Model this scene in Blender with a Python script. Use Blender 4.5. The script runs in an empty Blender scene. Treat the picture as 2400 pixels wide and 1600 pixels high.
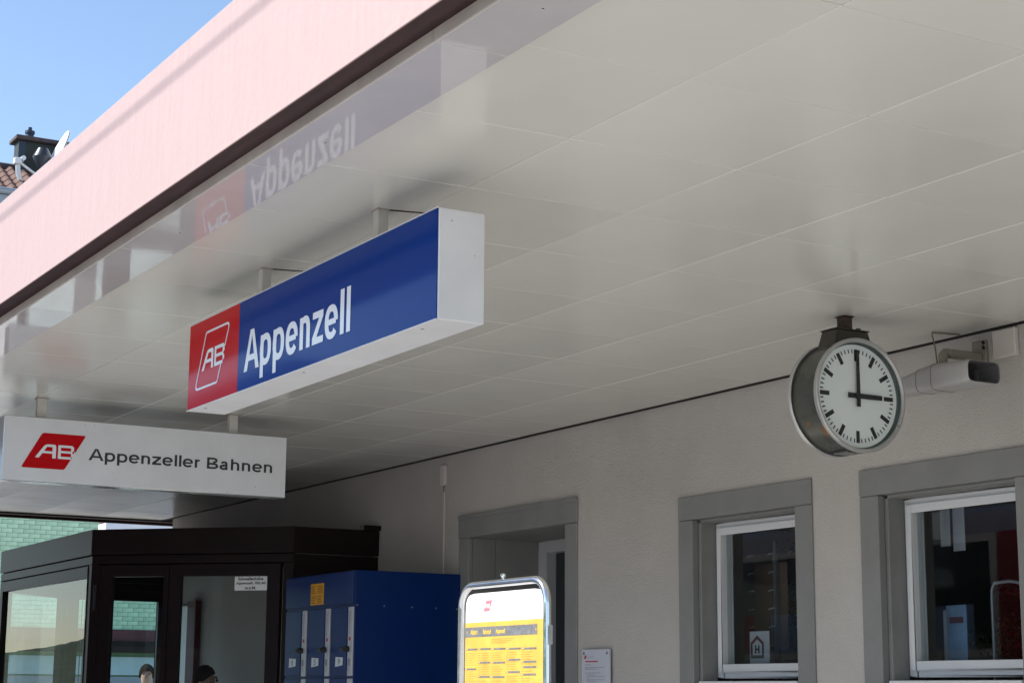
import bpy, bmesh, math, random
from mathutils import Vector, Matrix
random.seed(7)
SC = bpy.context.scene
COL = SC.collection
R = math.radians

# ------------------------------------------------------------------ camera
cam_d = bpy.data.cameras.new('camera')
cam_d.sensor_width = 36.0
cam_d.lens = 63.67
cam_d.clip_end = 2000
cam = bpy.data.objects.new('camera', cam_d)
COL.objects.link(cam)
yaw, pitch, roll = R(29.926), R(10.992), R(0.443)
fw = Vector((-math.cos(yaw) * math.cos(pitch), math.sin(yaw) * math.cos(pitch), math.sin(pitch)))
rt = fw.cross(Vector((0, 0, 1))).normalized()
up = rt.cross(fw)
rt2 = rt * math.cos(roll) + up * math.sin(roll)
up2 = -rt * math.sin(roll) + up * math.cos(roll)
m = Matrix((rt2, up2, -fw)).transposed().to_4x4()
m.translation = Vector((3.190, -2.747, 1.65))
cam.matrix_world = m
SC.camera = cam

# ------------------------------------------------------------------ sky, sun, exposure
SUN_EL, SUN_AZ = R(42.0), R(28.0)      # azimuth measured from -Y towards -X
to_sun = Vector((-math.sin(SUN_AZ) * math.cos(SUN_EL), -math.cos(SUN_AZ) * math.cos(SUN_EL), math.sin(SUN_EL)))
world = bpy.data.worlds.new('World')
SC.world = world
world.use_nodes = True
nt = world.node_tree
nt.nodes.clear()
sky = nt.nodes.new('ShaderNodeTexSky')
sky.sky_type = 'NISHITA'
sky.sun_disc = False
sky.sun_elevation = SUN_EL
sky.sun_rotation = math.atan2(to_sun.x, to_sun.y)
sky.altitude = 780
sky.air_density = 1.0
sky.dust_density = 0.6
sky.ozone_density = 1.0
bg = nt.nodes.new('ShaderNodeBackground')
bg.inputs['Strength'].default_value = 0.109
out = nt.nodes.new('ShaderNodeOutputWorld')
nt.links.new(sky.outputs[0], bg.inputs[0])
nt.links.new(bg.outputs[0], out.inputs[0])
sun_d = bpy.data.lights.new('sun', 'SUN')
sun_d.energy = 4.0
sun_d.angle = R(0.53)
sun_d.color = (1.0, 0.955, 0.89)
sun = bpy.data.objects.new('sun', sun_d)
COL.objects.link(sun)
sun.rotation_euler = to_sun.to_track_quat('Z', 'Y').to_euler()
SC.view_settings.view_transform = 'Standard'
SC.view_settings.look = 'None'
SC.view_settings.gamma = 1.0
SC.view_settings.use_curve_mapping = False
SC.view_settings.exposure = 1.08
SC.render.engine = 'CYCLES'
SC.cycles.max_bounces = 10
SC.cycles.diffuse_bounces = 6
SC.cycles.glossy_bounces = 6
SC.cycles.transparent_max_bounces = 16
SC.cycles.use_denoising = True
SC.cycles.sample_clamp_indirect = 6.0


# ------------------------------------------------------------------ materials
def pm(name, col, rough=0.5, metal=0.0, var=0.06, scale=3.0, bump=0.0, bscale=150.0, spec=0.5,
       stretch=(1, 1, 1), rvar=0.0, detail=4.0, speck=0.0, speckscale=6.0, speckcol=(0.05, 0.045, 0.04), orand=0.0):
    mt = bpy.data.materials.new(name)
    mt.use_nodes = True
    n = mt.node_tree
    b = n.nodes['Principled BSDF']
    b.inputs['Roughness'].default_value = rough
    b.inputs['Metallic'].default_value = metal
    b.inputs['Specular IOR Level'].default_value = spec
    tc = n.nodes.new('ShaderNodeTexCoord')
    mp = n.nodes.new('ShaderNodeMapping')
    mp.inputs['Scale'].default_value = stretch
    n.links.new(tc.outputs['Object'], mp.inputs[0])
    nz = n.nodes.new('ShaderNodeTexNoise')
    nz.inputs['Scale'].default_value = scale
    nz.inputs['Detail'].default_value = detail
    nz.inputs['Roughness'].default_value = 0.6
    n.links.new(mp.outputs[0], nz.inputs['Vector'])
    rp = n.nodes.new('ShaderNodeMapRange')
    rp.inputs['From Min'].default_value = 0.3
    rp.inputs['From Max'].default_value = 0.7
    rp.inputs['To Min'].default_value = 1 - var
    rp.inputs['To Max'].default_value = 1 + var
    n.links.new(nz.outputs['Fac'], rp.inputs['Value'])
    mx = n.nodes.new('ShaderNodeMix')
    mx.data_type = 'RGBA'
    mx.blend_type = 'MULTIPLY'
    mx.inputs['Factor'].default_value = 1.0
    mx.inputs['A'].default_value = (*col, 1)
    n.links.new(rp.outputs[0], mx.inputs['B'])
    last = mx.outputs['Result']
    if orand > 0:
        oi = n.nodes.new('ShaderNodeObjectInfo')
        ro = n.nodes.new('ShaderNodeMapRange')
        ro.inputs['To Min'].default_value = 1 - orand
        ro.inputs['To Max'].default_value = 1 + orand
        n.links.new(oi.outputs['Random'], ro.inputs['Value'])
        m3 = n.nodes.new('ShaderNodeMix')
        m3.data_type = 'RGBA'
        m3.blend_type = 'MULTIPLY'
        m3.inputs['Factor'].default_value = 1.0
        n.links.new(last, m3.inputs['A'])
        n.links.new(ro.outputs[0], m3.inputs['B'])
        last = m3.outputs['Result']
    if speck > 0:
        vo = n.nodes.new('ShaderNodeTexVoronoi')
        vo.inputs['Scale'].default_value = speckscale
        n.links.new(tc.outputs['Object'], vo.inputs['Vector'])
        lt = n.nodes.new('ShaderNodeMath')
        lt.operation = 'LESS_THAN'
        lt.inputs[1].default_value = speck
        n.links.new(vo.outputs['Distance'], lt.inputs[0])
        m2 = n.nodes.new('ShaderNodeMix')
        m2.data_type = 'RGBA'
        m2.inputs['B'].default_value = (*speckcol, 1)
        n.links.new(lt.outputs[0], m2.inputs['Factor'])
        n.links.new(last, m2.inputs['A'])
        last = m2.outputs['Result']
    n.links.new(last, b.inputs['Base Color'])
    if rvar > 0:
        r2 = n.nodes.new('ShaderNodeMapRange')
        r2.inputs['From Min'].default_value = 0.3
        r2.inputs['From Max'].default_value = 0.7
        r2.inputs['To Min'].default_value = max(0.0, rough - rvar)
        r2.inputs['To Max'].default_value = rough + rvar
        n.links.new(nz.outputs['Fac'], r2.inputs['Value'])
        n.links.new(r2.outputs[0], b.inputs['Roughness'])
    if bump > 0:
        n2 = n.nodes.new('ShaderNodeTexNoise')
        n2.inputs['Scale'].default_value = bscale
        n2.inputs['Detail'].default_value = 3.0
        n.links.new(tc.outputs['Object'], n2.inputs['Vector'])
        bp = n.nodes.new('ShaderNodeBump')
        bp.inputs['Strength'].default_value = bump
        bp.inputs['Distance'].default_value = 0.01
        n.links.new(n2.outputs['Fac'], bp.inputs['Height'])
        n.links.new(bp.outputs[0], b.inputs['Normal'])
    return mt


def glass(name, tint=(0.9, 0.95, 0.95), r0=0.07, rough=0.0):
    mt = bpy.data.materials.new(name)
    mt.use_nodes = True
    n = mt.node_tree
    n.nodes.clear()
    o = n.nodes.new('ShaderNodeOutputMaterial')
    t = n.nodes.new('ShaderNodeBsdfTransparent')
    t.inputs[0].default_value = (*tint, 1)
    g = n.nodes.new('ShaderNodeBsdfGlossy')
    g.inputs['Roughness'].default_value = rough
    lw = n.nodes.new('ShaderNodeLayerWeight')
    lw.inputs['Blend'].default_value = 0.5
    pw = n.nodes.new('ShaderNodeMath')
    pw.operation = 'POWER'
    pw.inputs[1].default_value = 5.0
    ma = n.nodes.new('ShaderNodeMath')
    ma.operation = 'MULTIPLY_ADD'
    ma.inputs[1].default_value = 1 - r0
    ma.inputs[2].default_value = r0
    n.links.new(lw.outputs['Facing'], pw.inputs[0])
    n.links.new(pw.outputs[0], ma.inputs[0])
    tc = n.nodes.new('ShaderNodeTexCoord')
    nz = n.nodes.new('ShaderNodeTexNoise')
    nz.inputs['Scale'].default_value = 1.3
    bp = n.nodes.new('ShaderNodeBump')
    bp.inputs['Strength'].default_value = 0.03
    bp.inputs['Distance'].default_value = 0.02
    n.links.new(tc.outputs['Object'], nz.inputs['Vector'])
    n.links.new(nz.outputs['Fac'], bp.inputs['Height'])
    n.links.new(bp.outputs[0], g.inputs['Normal'])
    mx = n.nodes.new('ShaderNodeMixShader')
    n.links.new(ma.outputs[0], mx.inputs[0])
    n.links.new(t.outputs[0], mx.inputs[1])
    n.links.new(g.outputs[0], mx.inputs[2])
    n.links.new(mx.outputs[0], o.inputs[0])
    return mt


M = {}
M['ceiling'] = pm('ceiling_paint', (0.605, 0.597, 0.553), 0.20, orand=0.018, var=0.03, scale=0.9, rvar=0.05, speck=0.012, speckscale=3.2)
M['edge'] = pm('edge_laminate', (0.47, 0.45, 0.465), 0.04, var=0.06, scale=2.0, spec=0.6, bump=0.04, bscale=4.0, rvar=0.02, speck=0.03, speckscale=6.0)
M['backing'] = pm('panel_backing', (0.7, 0.67, 0.6), 0.6)
M['trim'] = pm('edge_trim_metal', (0.36, 0.31, 0.275), 0.55, var=0.15, scale=5)
M['trimlip'] = pm('edge_trim_lip', (0.52, 0.51, 0.5), 0.35)
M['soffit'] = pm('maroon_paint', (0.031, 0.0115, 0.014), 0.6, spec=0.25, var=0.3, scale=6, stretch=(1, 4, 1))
M['fascia'] = pm('overexposed_red_paint', (0.375, 0.268, 0.258), 0.6, var=0.045, scale=9, stretch=(4, 4, 0.4), bump=0.12, bscale=30)  # pink washout of full sun put into the colour; same paint as the soffit
M['dark'] = pm('dark_gap', (0.012, 0.011, 0.01), 0.8)
M['roof'] = pm('roof_gravel', (0.25, 0.24, 0.22), 0.9, var=0.2, scale=40)
M['stucco'] = pm('stucco_render', (0.52, 0.492, 0.462), 0.9, var=0.09, scale=1.1, detail=9.0, bump=0.8, bscale=200, spec=0.2)
M['inner'] = pm('room_wall', (0.42, 0.40, 0.38), 0.9)
M['surround'] = pm('grey_surround_paint', (0.218, 0.218, 0.213), 0.6, var=0.08, scale=4, bump=0.05, bscale=120)
M['frame_white'] = pm('white_window_frame', (0.68, 0.69, 0.71), 0.35, var=0.03)
M['door_frame'] = pm('grey_door_frame', (0.42, 0.42, 0.44), 0.4, var=0.03)
M['glass'] = glass('window_glass', (0.80, 0.86, 0.88), 0.12)
M['glass2'] = glass('vestibule_glass', (0.80, 0.90, 0.90), 0.05)
M['sign_white'] = pm('white_sign_metal', (0.655, 0.67, 0.70), 0.3, var=0.05, scale=5, speck=0.035, speckscale=14, speckcol=(0.2, 0.19, 0.17))
M['sign_blue'] = pm('blue_sign_face', (0.0, 0.030, 0.205), 0.10, var=0.03, spec=0.09)
M['sign_red'] = pm('red_sign_face', (0.46, 0.005, 0.009), 0.10, var=0.03, spec=0.09)
M['letter_white'] = pm('white_film', (0.72, 0.75, 0.80), 0.15, var=0.0)
M['letter_dark'] = pm('dark_film', (0.02, 0.028, 0.032), 0.4, var=0.0)
M['alu_face'] = pm('brushed_alu', (0.55, 0.57, 0.58), 0.22, metal=0.7, var=0.06, scale=3, stretch=(1, 1, 1))
M['post'] = pm('painted_post', (0.50, 0.485, 0.45), 0.4, var=0.07, scale=9)
M['clock_body'] = pm('clock_grey_green', (0.07, 0.073, 0.061), 0.3, var=0.22, scale=5, rvar=0.08)
M['clock_neck'] = pm('clock_dark_bronze', (0.04, 0.038, 0.026), 0.45, var=0.25, scale=10)
M['rust'] = pm('rusty_steel', (0.06, 0.038, 0.026), 0.75, var=0.4, scale=30)
M['rust2'] = pm('orange_rust_patch', (0.20, 0.085, 0.03), 0.8, var=0.35, scale=40)
M['alu'] = pm('aluminium_rim', (0.47, 0.47, 0.465), 0.33, metal=0.5, var=0.08, scale=8, rvar=0.06)
M['dial'] = pm('milk_glass_dial', (0.84, 0.88, 0.88), 0.25, var=0.02)
M['gasket'] = pm('dial_ring_green', (0.06, 0.085, 0.085), 0.5, var=0.1)
M['black'] = pm('black_paint', (0.012, 0.014, 0.018), 0.4, var=0.1)
M['clockglass'] = glass('clock_glass', (0.96, 0.98, 0.98), 0.03)
M['speaker'] = pm('loudspeaker_plastic', (0.40, 0.395, 0.39), 0.4, var=0.06, scale=6)
M['speaker_top'] = pm('weathered_edge', (0.20, 0.155, 0.12), 0.7, var=0.3, scale=20)
M['khaki'] = pm('khaki_bracket', (0.24, 0.235, 0.19), 0.5, var=0.12, scale=12)
M['plaster_box'] = pm('cream_plastic', (0.60, 0.55, 0.51), 0.5, var=0.04)
M['brown'] = pm('dark_bronze_aluminium', (0.015, 0.0095, 0.0095), 0.42, var=0.1, scale=3, spec=0.14)
M['floor'] = pm('vestibule_floor', (0.22, 0.21, 0.2), 0.6)
M['locker'] = pm('locker_blue', (0.0023, 0.022, 0.125), 0.34, var=0.06, scale=4, spec=0.25)
M['locker_seam'] = pm('locker_seam', (0.004, 0.012, 0.06), 0.6)
M['locker_strip'] = pm('lock_strip', (0.55, 0.55, 0.58), 0.35, metal=0.3, var=0.06, scale=12)
M['plate'] = pm('number_plate', (0.66, 0.70, 0.74), 0.4, var=0.02)
M['label_yellow'] = pm('label_orange', (0.72, 0.34, 0.012), 0.5, var=0.06, scale=30)
M['chrome'] = pm('chromed_tube', (0.72, 0.73, 0.75), 0.12, metal=1.0, var=0.08, scale=20, rvar=0.07)
M['paper'] = pm('white_paper', (0.78, 0.78, 0.78), 0.4, var=0.01)
M['paper_dim'] = pm('wall_notice_paper', (0.55, 0.57, 0.64), 0.25, var=0.02)
M['yellow'] = pm('timetable_yellow', (0.60, 0.375, 0.07), 0.35, var=0.12, scale=14)
M['yellow_lt'] = pm('timetable_yellow_text', (0.80, 0.52, 0.09), 0.4, var=0.02)
M['tt_grey'] = pm('timetable_bar_grey', (0.15, 0.155, 0.16), 0.35, var=0.3, scale=60)
M['tt_line'] = pm('timetable_print_line', (0.36, 0.22, 0.05), 0.5, var=0.1)
M['pink_red'] = pm('print_red', (0.65, 0.16, 0.20), 0.5, var=0.02)
M['print_red'] = pm('print_red_deep', (0.45, 0.03, 0.04), 0.5, var=0.02)
M['print_grey'] = pm('print_grey', (0.5, 0.5, 0.52), 0.5, var=0.02)
M['print_mid'] = pm('print_mid_grey', (0.22, 0.23, 0.27), 0.5, var=0.02)
M['concrete'] = pm('platform_concrete', (0.50, 0.485, 0.46), 0.9, var=0.12, scale=3)
M['asphalt'] = pm('pale_asphalt', (0.43, 0.42, 0.40), 0.95, var=0.2, scale=1.5, bump=0.3, bscale=80)
M['kerb'] = pm('kerb_stone', (0.38, 0.37, 0.36), 0.9, var=0.1)
M['brick'] = pm('green_glazed_brick', (0.48, 0.69, 0.47), 0.5, orand=0.10, var=0.2, scale=3.5)
M['mortar'] = pm('green_mortar', (0.16, 0.27, 0.16), 0.9)
M['maroon'] = pm('maroon_board', (0.10, 0.022, 0.028), 0.6)
M['white'] = pm('white_render', (0.72, 0.73, 0.78), 0.7, var=0.03)
M['cyan'] = pm('pale_shop_fascia', (0.50, 0.62, 0.62), 0.6)
M['tile'] = pm('clay_tile', (0.145, 0.082, 0.066), 0.85, var=0.4, scale=7)
M['zinc'] = pm('zinc_gutter', (0.30, 0.33, 0.37), 0.5, metal=0.3)
M['slate'] = pm('chimney_slate', (0.010, 0.017, 0.015), 0.6, var=0.3, scale=2)
M['capstone'] = pm('chimney_cap', (0.06, 0.045, 0.045), 0.8, var=0.3, scale=5)
M['pot'] = pm('chimney_pot', (0.03, 0.045, 0.07), 0.45, metal=0.4)
M['dish'] = pm('dish_white', (0.70, 0.71, 0.73), 0.5)
M['vent'] = pm('vent_cowl', (0.03, 0.038, 0.05), 0.4, metal=0.3)
M['skin'] = pm('skin', (0.42, 0.25, 0.19), 0.55, var=0.05)
M['hair'] = pm('dark_hair', (0.022, 0.017, 0.014), 0.95, var=0.5, scale=60, spec=0.05, bump=0.6, bscale=120)
M['jacket'] = pm('grey_jacket', (0.10, 0.11, 0.13), 0.85)
M['coat'] = pm('brown_coat', (0.08, 0.05, 0.035), 0.85)
M['trousers'] = pm('dark_trousers', (0.03, 0.035, 0.05), 0.85)
M['train_red'] = pm('train_red', (0.30, 0.02, 0.03), 0.25, var=0.05)
M['train_cream'] = pm('train_cream', (0.62, 0.60, 0.55), 0.3)
M['train_glass'] = pm('train_glass', (0.02, 0.025, 0.03), 0.05)
M['steel'] = pm('steel', (0.25, 0.25, 0.25), 0.45, metal=0.7)
M['flower'] = pm('red_flower', (0.24, 0.012, 0.025), 0.6, var=0.3, scale=20)
M['leaf'] = pm('green_leaf', (0.05, 0.10, 0.03), 0.6, var=0.3, scale=20)
M['blue_print'] = pm('brochure_blue', (0.22, 0.35, 0.55), 0.4, var=0.2, scale=8)
M['amber'] = pm('amber_leaf', (0.26, 0.14, 0.02), 0.6, var=0.4, scale=12)
M['wood'] = pm('counter_wood', (0.10, 0.06, 0.04), 0.6)
M['shingle'] = pm('brown_shingle', (0.13, 0.085, 0.06), 0.8, var=0.2, scale=6)
M['hill'] = pm('wooded_hillside', (0.045, 0.075, 0.03), 0.95, var=0.5, scale=0.25)
M['bright_white'] = pm('sunlit_strip_white', (0.86, 0.87, 0.88), 0.4, var=0.01)
M['speaker_in'] = pm('loudspeaker_inside', (0.11, 0.11, 0.115), 0.6, var=0.1)
M['train_grey'] = pm('train_pale_grey', (0.36, 0.38, 0.42), 0.3, var=0.05)
M['card'] = pm('card_white', (0.42, 0.43, 0.48), 0.6, var=0.02)
M['clip'] = pm('chrome_clip', (0.8, 0.8, 0.82), 0.2, metal=0.6)

# ------------------------------------------------------------------ helpers
WL = {}      # world location of every object made here


class Frame:
    def __init__(s, o=(0, 0, 0), a=(1, 0, 0), b=(0, 1, 0), c=(0, 0, 1)):
        s.o, s.a, s.b, s.c = Vector(o), Vector(a), Vector(b), Vector(c)

    def __call__(s, p):
        return s.o + s.a * p[0] + s.b * p[1] + s.c * p[2]


ID = Frame()


class G:
    """collects faces, then links them as one mesh object"""

    def __init__(s, fr=ID):
        s.v, s.f, s.fr = [], [], fr

    def add(s, vs, fs):
        k = len(s.v)
        s.v += [s.fr(p) for p in vs]
        s.f += [tuple(i + k for i in f) for f in fs]
        return s

    def box(s, x0, x1, y0, y1, z0, z1):
        vs = [(x, y, z) for z in (z0, z1) for y in (y0, y1) for x in (x0, x1)]
        return s.add(vs, [(0, 2, 3, 1), (4, 5, 7, 6), (0, 1, 5, 4), (2, 6, 7, 3), (0, 4, 6, 2), (1, 3, 7, 5)])

    def quad(s, *p):
        return s.add(p, [tuple(range(len(p)))])

    def prism(s, poly, d0, d1, ax='y'):
        """poly in (u, w); extruded along the third axis"""
        n = len(poly)
        def P(u, w, d):
            return {'y': (u, d, w), 'x': (d, u, w), 'z': (u, w, d)}[ax]
        vs = [P(u, w, d0) for u, w in poly] + [P(u, w, d1) for u, w in poly]
        fs = [tuple(range(n)), tuple(range(2 * n - 1, n - 1, -1))]
        fs += [(i, (i + 1) % n, (i + 1) % n + n, i + n) for i in range(n)]
        return s.add(vs, fs)

    def flat(s, poly, d, ax='y'):
        def P(u, w):
            return {'y': (u, d, w), 'x': (d, u, w), 'z': (u, w, d)}[ax]
        return s.add([P(u, w) for u, w in poly], [tuple(range(len(poly)))])

    def rect(s, u0, u1, w0, w1, d, ax='y'):
        return s.flat([(u0, w0), (u1, w0), (u1, w1), (u0, w1)], d, ax)

    def tube(s, path, r, n=10, caps=True):
        path = [Vector(p) for p in path]
        rs = r if isinstance(r, (list, tuple)) else [r] * len(path)
        t0 = (path[1] - path[0]).normalized()
        ref = Vector((0, 0, 1)) if abs(t0.z) < 0.9 else Vector((1, 0, 0))
        nrm = t0.cross(ref).normalized()
        vs, fs = [], []
        for i, p in enumerate(path):
            a = path[max(0, i - 1)]
            b = path[min(len(path) - 1, i + 1)]
            t = (b - a).normalized()
            nrm = (nrm - t * nrm.dot(t)).normalized()
            bi = t.cross(nrm)
            for k in range(n):
                an = 2 * math.pi * k / n
                vs.append(p + (nrm * math.cos(an) + bi * math.sin(an)) * rs[i])
        for i in range(len(path) - 1):
            for k in range(n):
                k2 = (k + 1) % n
                fs.append((i * n + k, i * n + k2, (i + 1) * n + k2, (i + 1) * n + k))
        if caps:
            fs.append(tuple(range(n - 1, -1, -1)))
            fs.append(tuple((len(path) - 1) * n + k for k in range(n)))
        return s.add(vs, fs)

    def lathe(s, prof, c, ax='z', n=48, closed=True):
        """prof: (radius, position along the axis)"""
        vs, fs = [], []
        for rr, h in prof:
            for k in range(n):
                an = 2 * math.pi * k / n
                a, b = rr * math.cos(an), rr * math.sin(an)
                p = {'z': (a, b, h), 'x': (h, a, b), 'y': (b, h, a)}[ax]
                vs.append((c[0] + p[0], c[1] + p[1], c[2] + p[2]))
        for i in range(len(prof) - 1):
            for k in range(n):
                k2 = (k + 1) % n
                fs.append((i * n + k, i * n + k2, (i + 1) * n + k2, (i + 1) * n + k))
        if closed:
            fs.append(tuple(range(n - 1, -1, -1)))
            fs.append(tuple((len(prof) - 1) * n + k for k in range(n)))
        return s.add(vs, fs)

    def mesh(s, name, mat, bevel=0.0, smooth=False, seg=1, ctr=None):
        me = bpy.data.meshes.new(name)
        me.from_pydata([tuple(p) for p in s.v], [], s.f)
        bm = bmesh.new()
        bm.from_mesh(me)
        bmesh.ops.remove_doubles(bm, verts=bm.verts, dist=1e-6)
        bmesh.ops.recalc_face_normals(bm, faces=bm.faces)
        if bevel > 0:
            ed = [e for e in bm.edges if len(e.link_faces) == 2 and e.calc_face_angle(0) > 0.5]
            bmesh.ops.bevel(bm, geom=ed, offset=bevel, segments=seg, affect='EDGES', profile=0.5)
        bm.to_mesh(me)
        bm.free()
        if smooth:
            for p in me.polygons:
                p.use_smooth = True
            try:
                me.set_sharp_from_angle(angle=R(38))
            except Exception:
                pass
        mts = mat if isinstance(mat, (list, tuple)) else [mat]
        for q in mts:
            me.materials.append(M[q])
        return me

    def build(s, name, mat, parent=None, bevel=0.0, smooth=False, seg=1, **kw):
        return link(name, s.mesh(name, mat, bevel, smooth, seg), parent, **kw)


def link(name, data, parent=None, loc=(0, 0, 0), label=None, cat=None, group=None, kind=None):
    o = bpy.data.objects.new(name, data)
    COL.objects.link(o)
    loc = Vector(loc)
    o.location = loc
    WL[o] = loc
    if parent is not None:
        o.parent = parent
        o.matrix_parent_inverse = Matrix.Translation(-WL[parent])
    tag(o, label, cat, group, kind)
    return o


def tag(o, label=None, cat=None, group=None, kind=None):
    for k, v in (('label', label), ('category', cat), ('group', group), ('kind', kind)):
        if v:
            o[k] = v
    return o


def thing(name, label, cat, loc=(0, 0, 0), group=None):
    o = link(name, None, None, loc, label, cat, group)
    o.empty_display_size = 0.1
    return o


def rounded(pts, r, n=5):
    out_ = []
    N = len(pts)
    for i in range(N):
        p = Vector(pts[i])
        a = (Vector(pts[i - 1]) - p)
        b = (Vector(pts[(i + 1) % N]) - p)
        ra = r[i] if isinstance(r, (list, tuple)) else r
        if ra <= 0:
            out_.append(tuple(p))
            continue
        ang = a.angle(b)
        d = min(ra / math.tan(ang / 2), a.length * 0.49, b.length * 0.49)
        q0, q1 = p + a.normalized() * d, p + b.normalized() * d
        for k in range(n + 1):
            t = k / n
            out_.append(tuple((1 - t) ** 2 * q0 + 2 * t * (1 - t) * p + t * t * q1))
    return out_


def text_geo(body, weight=0.0, spacing=1.0):
    cu = bpy.data.curves.new('text', 'FONT')
    cu.body = body
    cu.offset = weight
    cu.space_character = spacing
    cu.resolution_u = 6
    to = bpy.data.objects.new('text', cu)
    COL.objects.link(to)
    bpy.context.view_layer.update()
    dg = bpy.context.evaluated_depsgraph_get()
    me = bpy.data.meshes.new_from_object(to.evaluated_get(dg))
    vs = [tuple(v.co) for v in me.vertices]
    fs = [tuple(p.vertices) for p in me.polygons]
    bpy.data.objects.remove(to)
    bpy.data.curves.remove(cu)
    bpy.data.meshes.remove(me)
    return vs, fs


def add_text(g, body, u0, u1, w0, w1, d, weight=0.0, ax='y', spacing=1.0, keep=False):
    """text fitted to the rectangle u0..u1 x w0..w1 in the plane d"""
    vs, fs = text_geo(body, weight, spacing)
    x0, x1 = min(v[0] for v in vs), max(v[0] for v in vs)
    y0, y1 = min(v[1] for v in vs), max(v[1] for v in vs)
    def P(v):
        u = u0 + (v[0] - x0) / (x1 - x0) * (u1 - u0)
        w = w0 + (v[1] - y0) / (y1 - y0) * (w1 - w0)
        return {'y': (u, d, w), 'x': (d, u, w)}[ax]
    g.add([P(v) for v in vs], fs)
    return g


def ribbon(pts, ws):
    """quads along a centre line with a half width at each point"""
    L_, R_ = [], []
    n_ = len(pts)
    for i in range(n_):
        a_, b_ = Vector(pts[max(0, i - 1)]), Vector(pts[min(n_ - 1, i + 1)])
        t = (b_ - a_).normalized()
        p = Vector(pts[i])
        nn = Vector((-t.y, t.x)) * ws[i]
        L_.append(tuple(p + nn))
        R_.append(tuple(p - nn))
    return [[L_[i], R_[i], R_[i + 1], L_[i + 1]] for i in range(n_ - 1)]


def arc(cx, cy, rx, ry, a0, a1, n_=22, ex=2.35):
    res = []
    for i in range(n_ + 1):
        a_ = R(a0 + (a1 - a0) * i / n_)
        c_, s_ = math.cos(a_), math.sin(a_)
        res.append((cx + rx * math.copysign(abs(c_) ** (2 / ex), c_), cy + ry * math.copysign(abs(s_) ** (2 / ex), s_)))
    return res


def glyph(ch, t=0.19, hb=0.155):
    """upright grotesque letters, capital height 1; returns layers of polygons and the advance"""
    X, h2, t2 = 0.74, hb / 2, t / 2
    def box_(x0, x1, y0, y1):
        return [[(x0, y0), (x1, y0), (x1, y1), (x0, y1)]]
    def ell(cx, cy, rx, ry, a0, a1, n_=24, e0=None, e1=None):
        pts = arc(cx, cy, rx, ry, a0, a1, n_)
        ws = []
        for i in range(n_ + 1):
            a_ = R(a0 + (a1 - a0) * i / n_)
            w_ = t2 * abs(math.cos(a_)) ** 1.5 + h2 * (1 - abs(math.cos(a_)) ** 1.5)
            if e0 is not None:
                w_ *= e0 + (1 - e0) * min(1, i / (n_ * .3))
            if e1 is not None:
                w_ *= e1 + (1 - e1) * min(1, (n_ - i) / (n_ * .3))
            ws.append(w_)
        return ribbon(pts, ws)
    if ch == 'l':
        return [box_(.08, .08 + t, 0, 1)], .08 * 2 + t - .03
    if ch == 'A':
        w = .98
        k = t * 1.08
        return [[[(0, 0), (k, 0), (w / 2 + .0, .86), (w / 2, 1), (w / 2 - k * .55, 1)]], [[(w, 0), (w - k, 0), (w / 2, .86), (w / 2, 1), (w / 2 + k * .55, 1)]],
                box_(.24, w - .24, .235, .235 + hb * .95)], w - .005
    if ch == 'p':
        return [box_(.075, .075 + t, -.29, X), ell(.40, X / 2, .325 - t2 + .02, X / 2 + .015 - h2, -180, 180, 40)], .80
    if ch == 'e':
        cx, cy, rx, ry = .39, X / 2, .35 - t2, X / 2 + .015 - h2
        return [ell(cx, cy, rx, ry, 0, 322, 40), box_(.10, .64, X / 2 - hb * .42, X / 2 + hb * .42)], .785
    if ch in 'nh':
        top = X if ch == 'n' else 1.0
        xr_ = .665 - t2
        ar_ = arc(.165 + (xr_ - .165) / 2, .44, (xr_ - .165) / 2, X + .015 - h2 - .44, 175, 0, 18)
        pts = ar_ + [(xr_, .3), (xr_, 0)]
        ws = [h2 * .8 + (t2 - h2 * .8) * min(1, i / 16) for i in range(19)] + [t2, t2]
        return [box_(.075, .075 + t, 0, top), ribbon(pts, ws)], .77
    if ch == 'r':
        pts = arc(.40, .42, .235, X + .005 - h2 - .42, 178, 88, 10)
        return [box_(.075, .075 + t, 0, X), ribbon(pts, [h2 * .9 + .01 * 0 for _ in pts])], .465
    if ch == 'z':
        return [[[(.04, X), (.04, X - hb), (.40, X - hb), (.62, X - hb), (.62, X)]], [[(.40, X - hb), (.62, X - hb), (.27, hb), (.03, hb)]], [[(.03, 0), (.64, 0), (.64, hb), (.03, hb)]]], .675
    if ch == 'B':
        r1 = ell(.50, .755, .285 - t2 + .02, .245 - h2, 90, -90, 16)
        r2 = ell(.50, .265, .335 - t2 + .02, .265 - h2, 90, -90, 16)
        return [box_(.085, .085 + t, 0, 1), box_(.2, .505, 1 - hb, 1) + box_(.2, .505, .51, .51 + hb * .0 + .02) + box_(.2, .505, 0, hb), r1, r2,
                box_(.2, .505, .53 - hb, .53)], .91
    if ch == 'a':
        xr_ = .60 - t2
        pts = arc(.36, .50, xr_ - .36, X + .015 - h2 - .50, 168, 0, 18) + [(xr_, .3), (xr_ + .005, .1), (xr_ + .03, 0)]
        ws = [h2 + (t2 - h2) * max(0, (i - 9) / 9) for i in range(19)] + [t2, t2, t2]
        return [ribbon(pts, ws), ell(.315, .215, .27 - t2 + .0, .225 - h2 + .005, 60, 330, 26), box_(.28, .55, .345, .345 + hb * .8)], .755
    return [], .36


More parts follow.
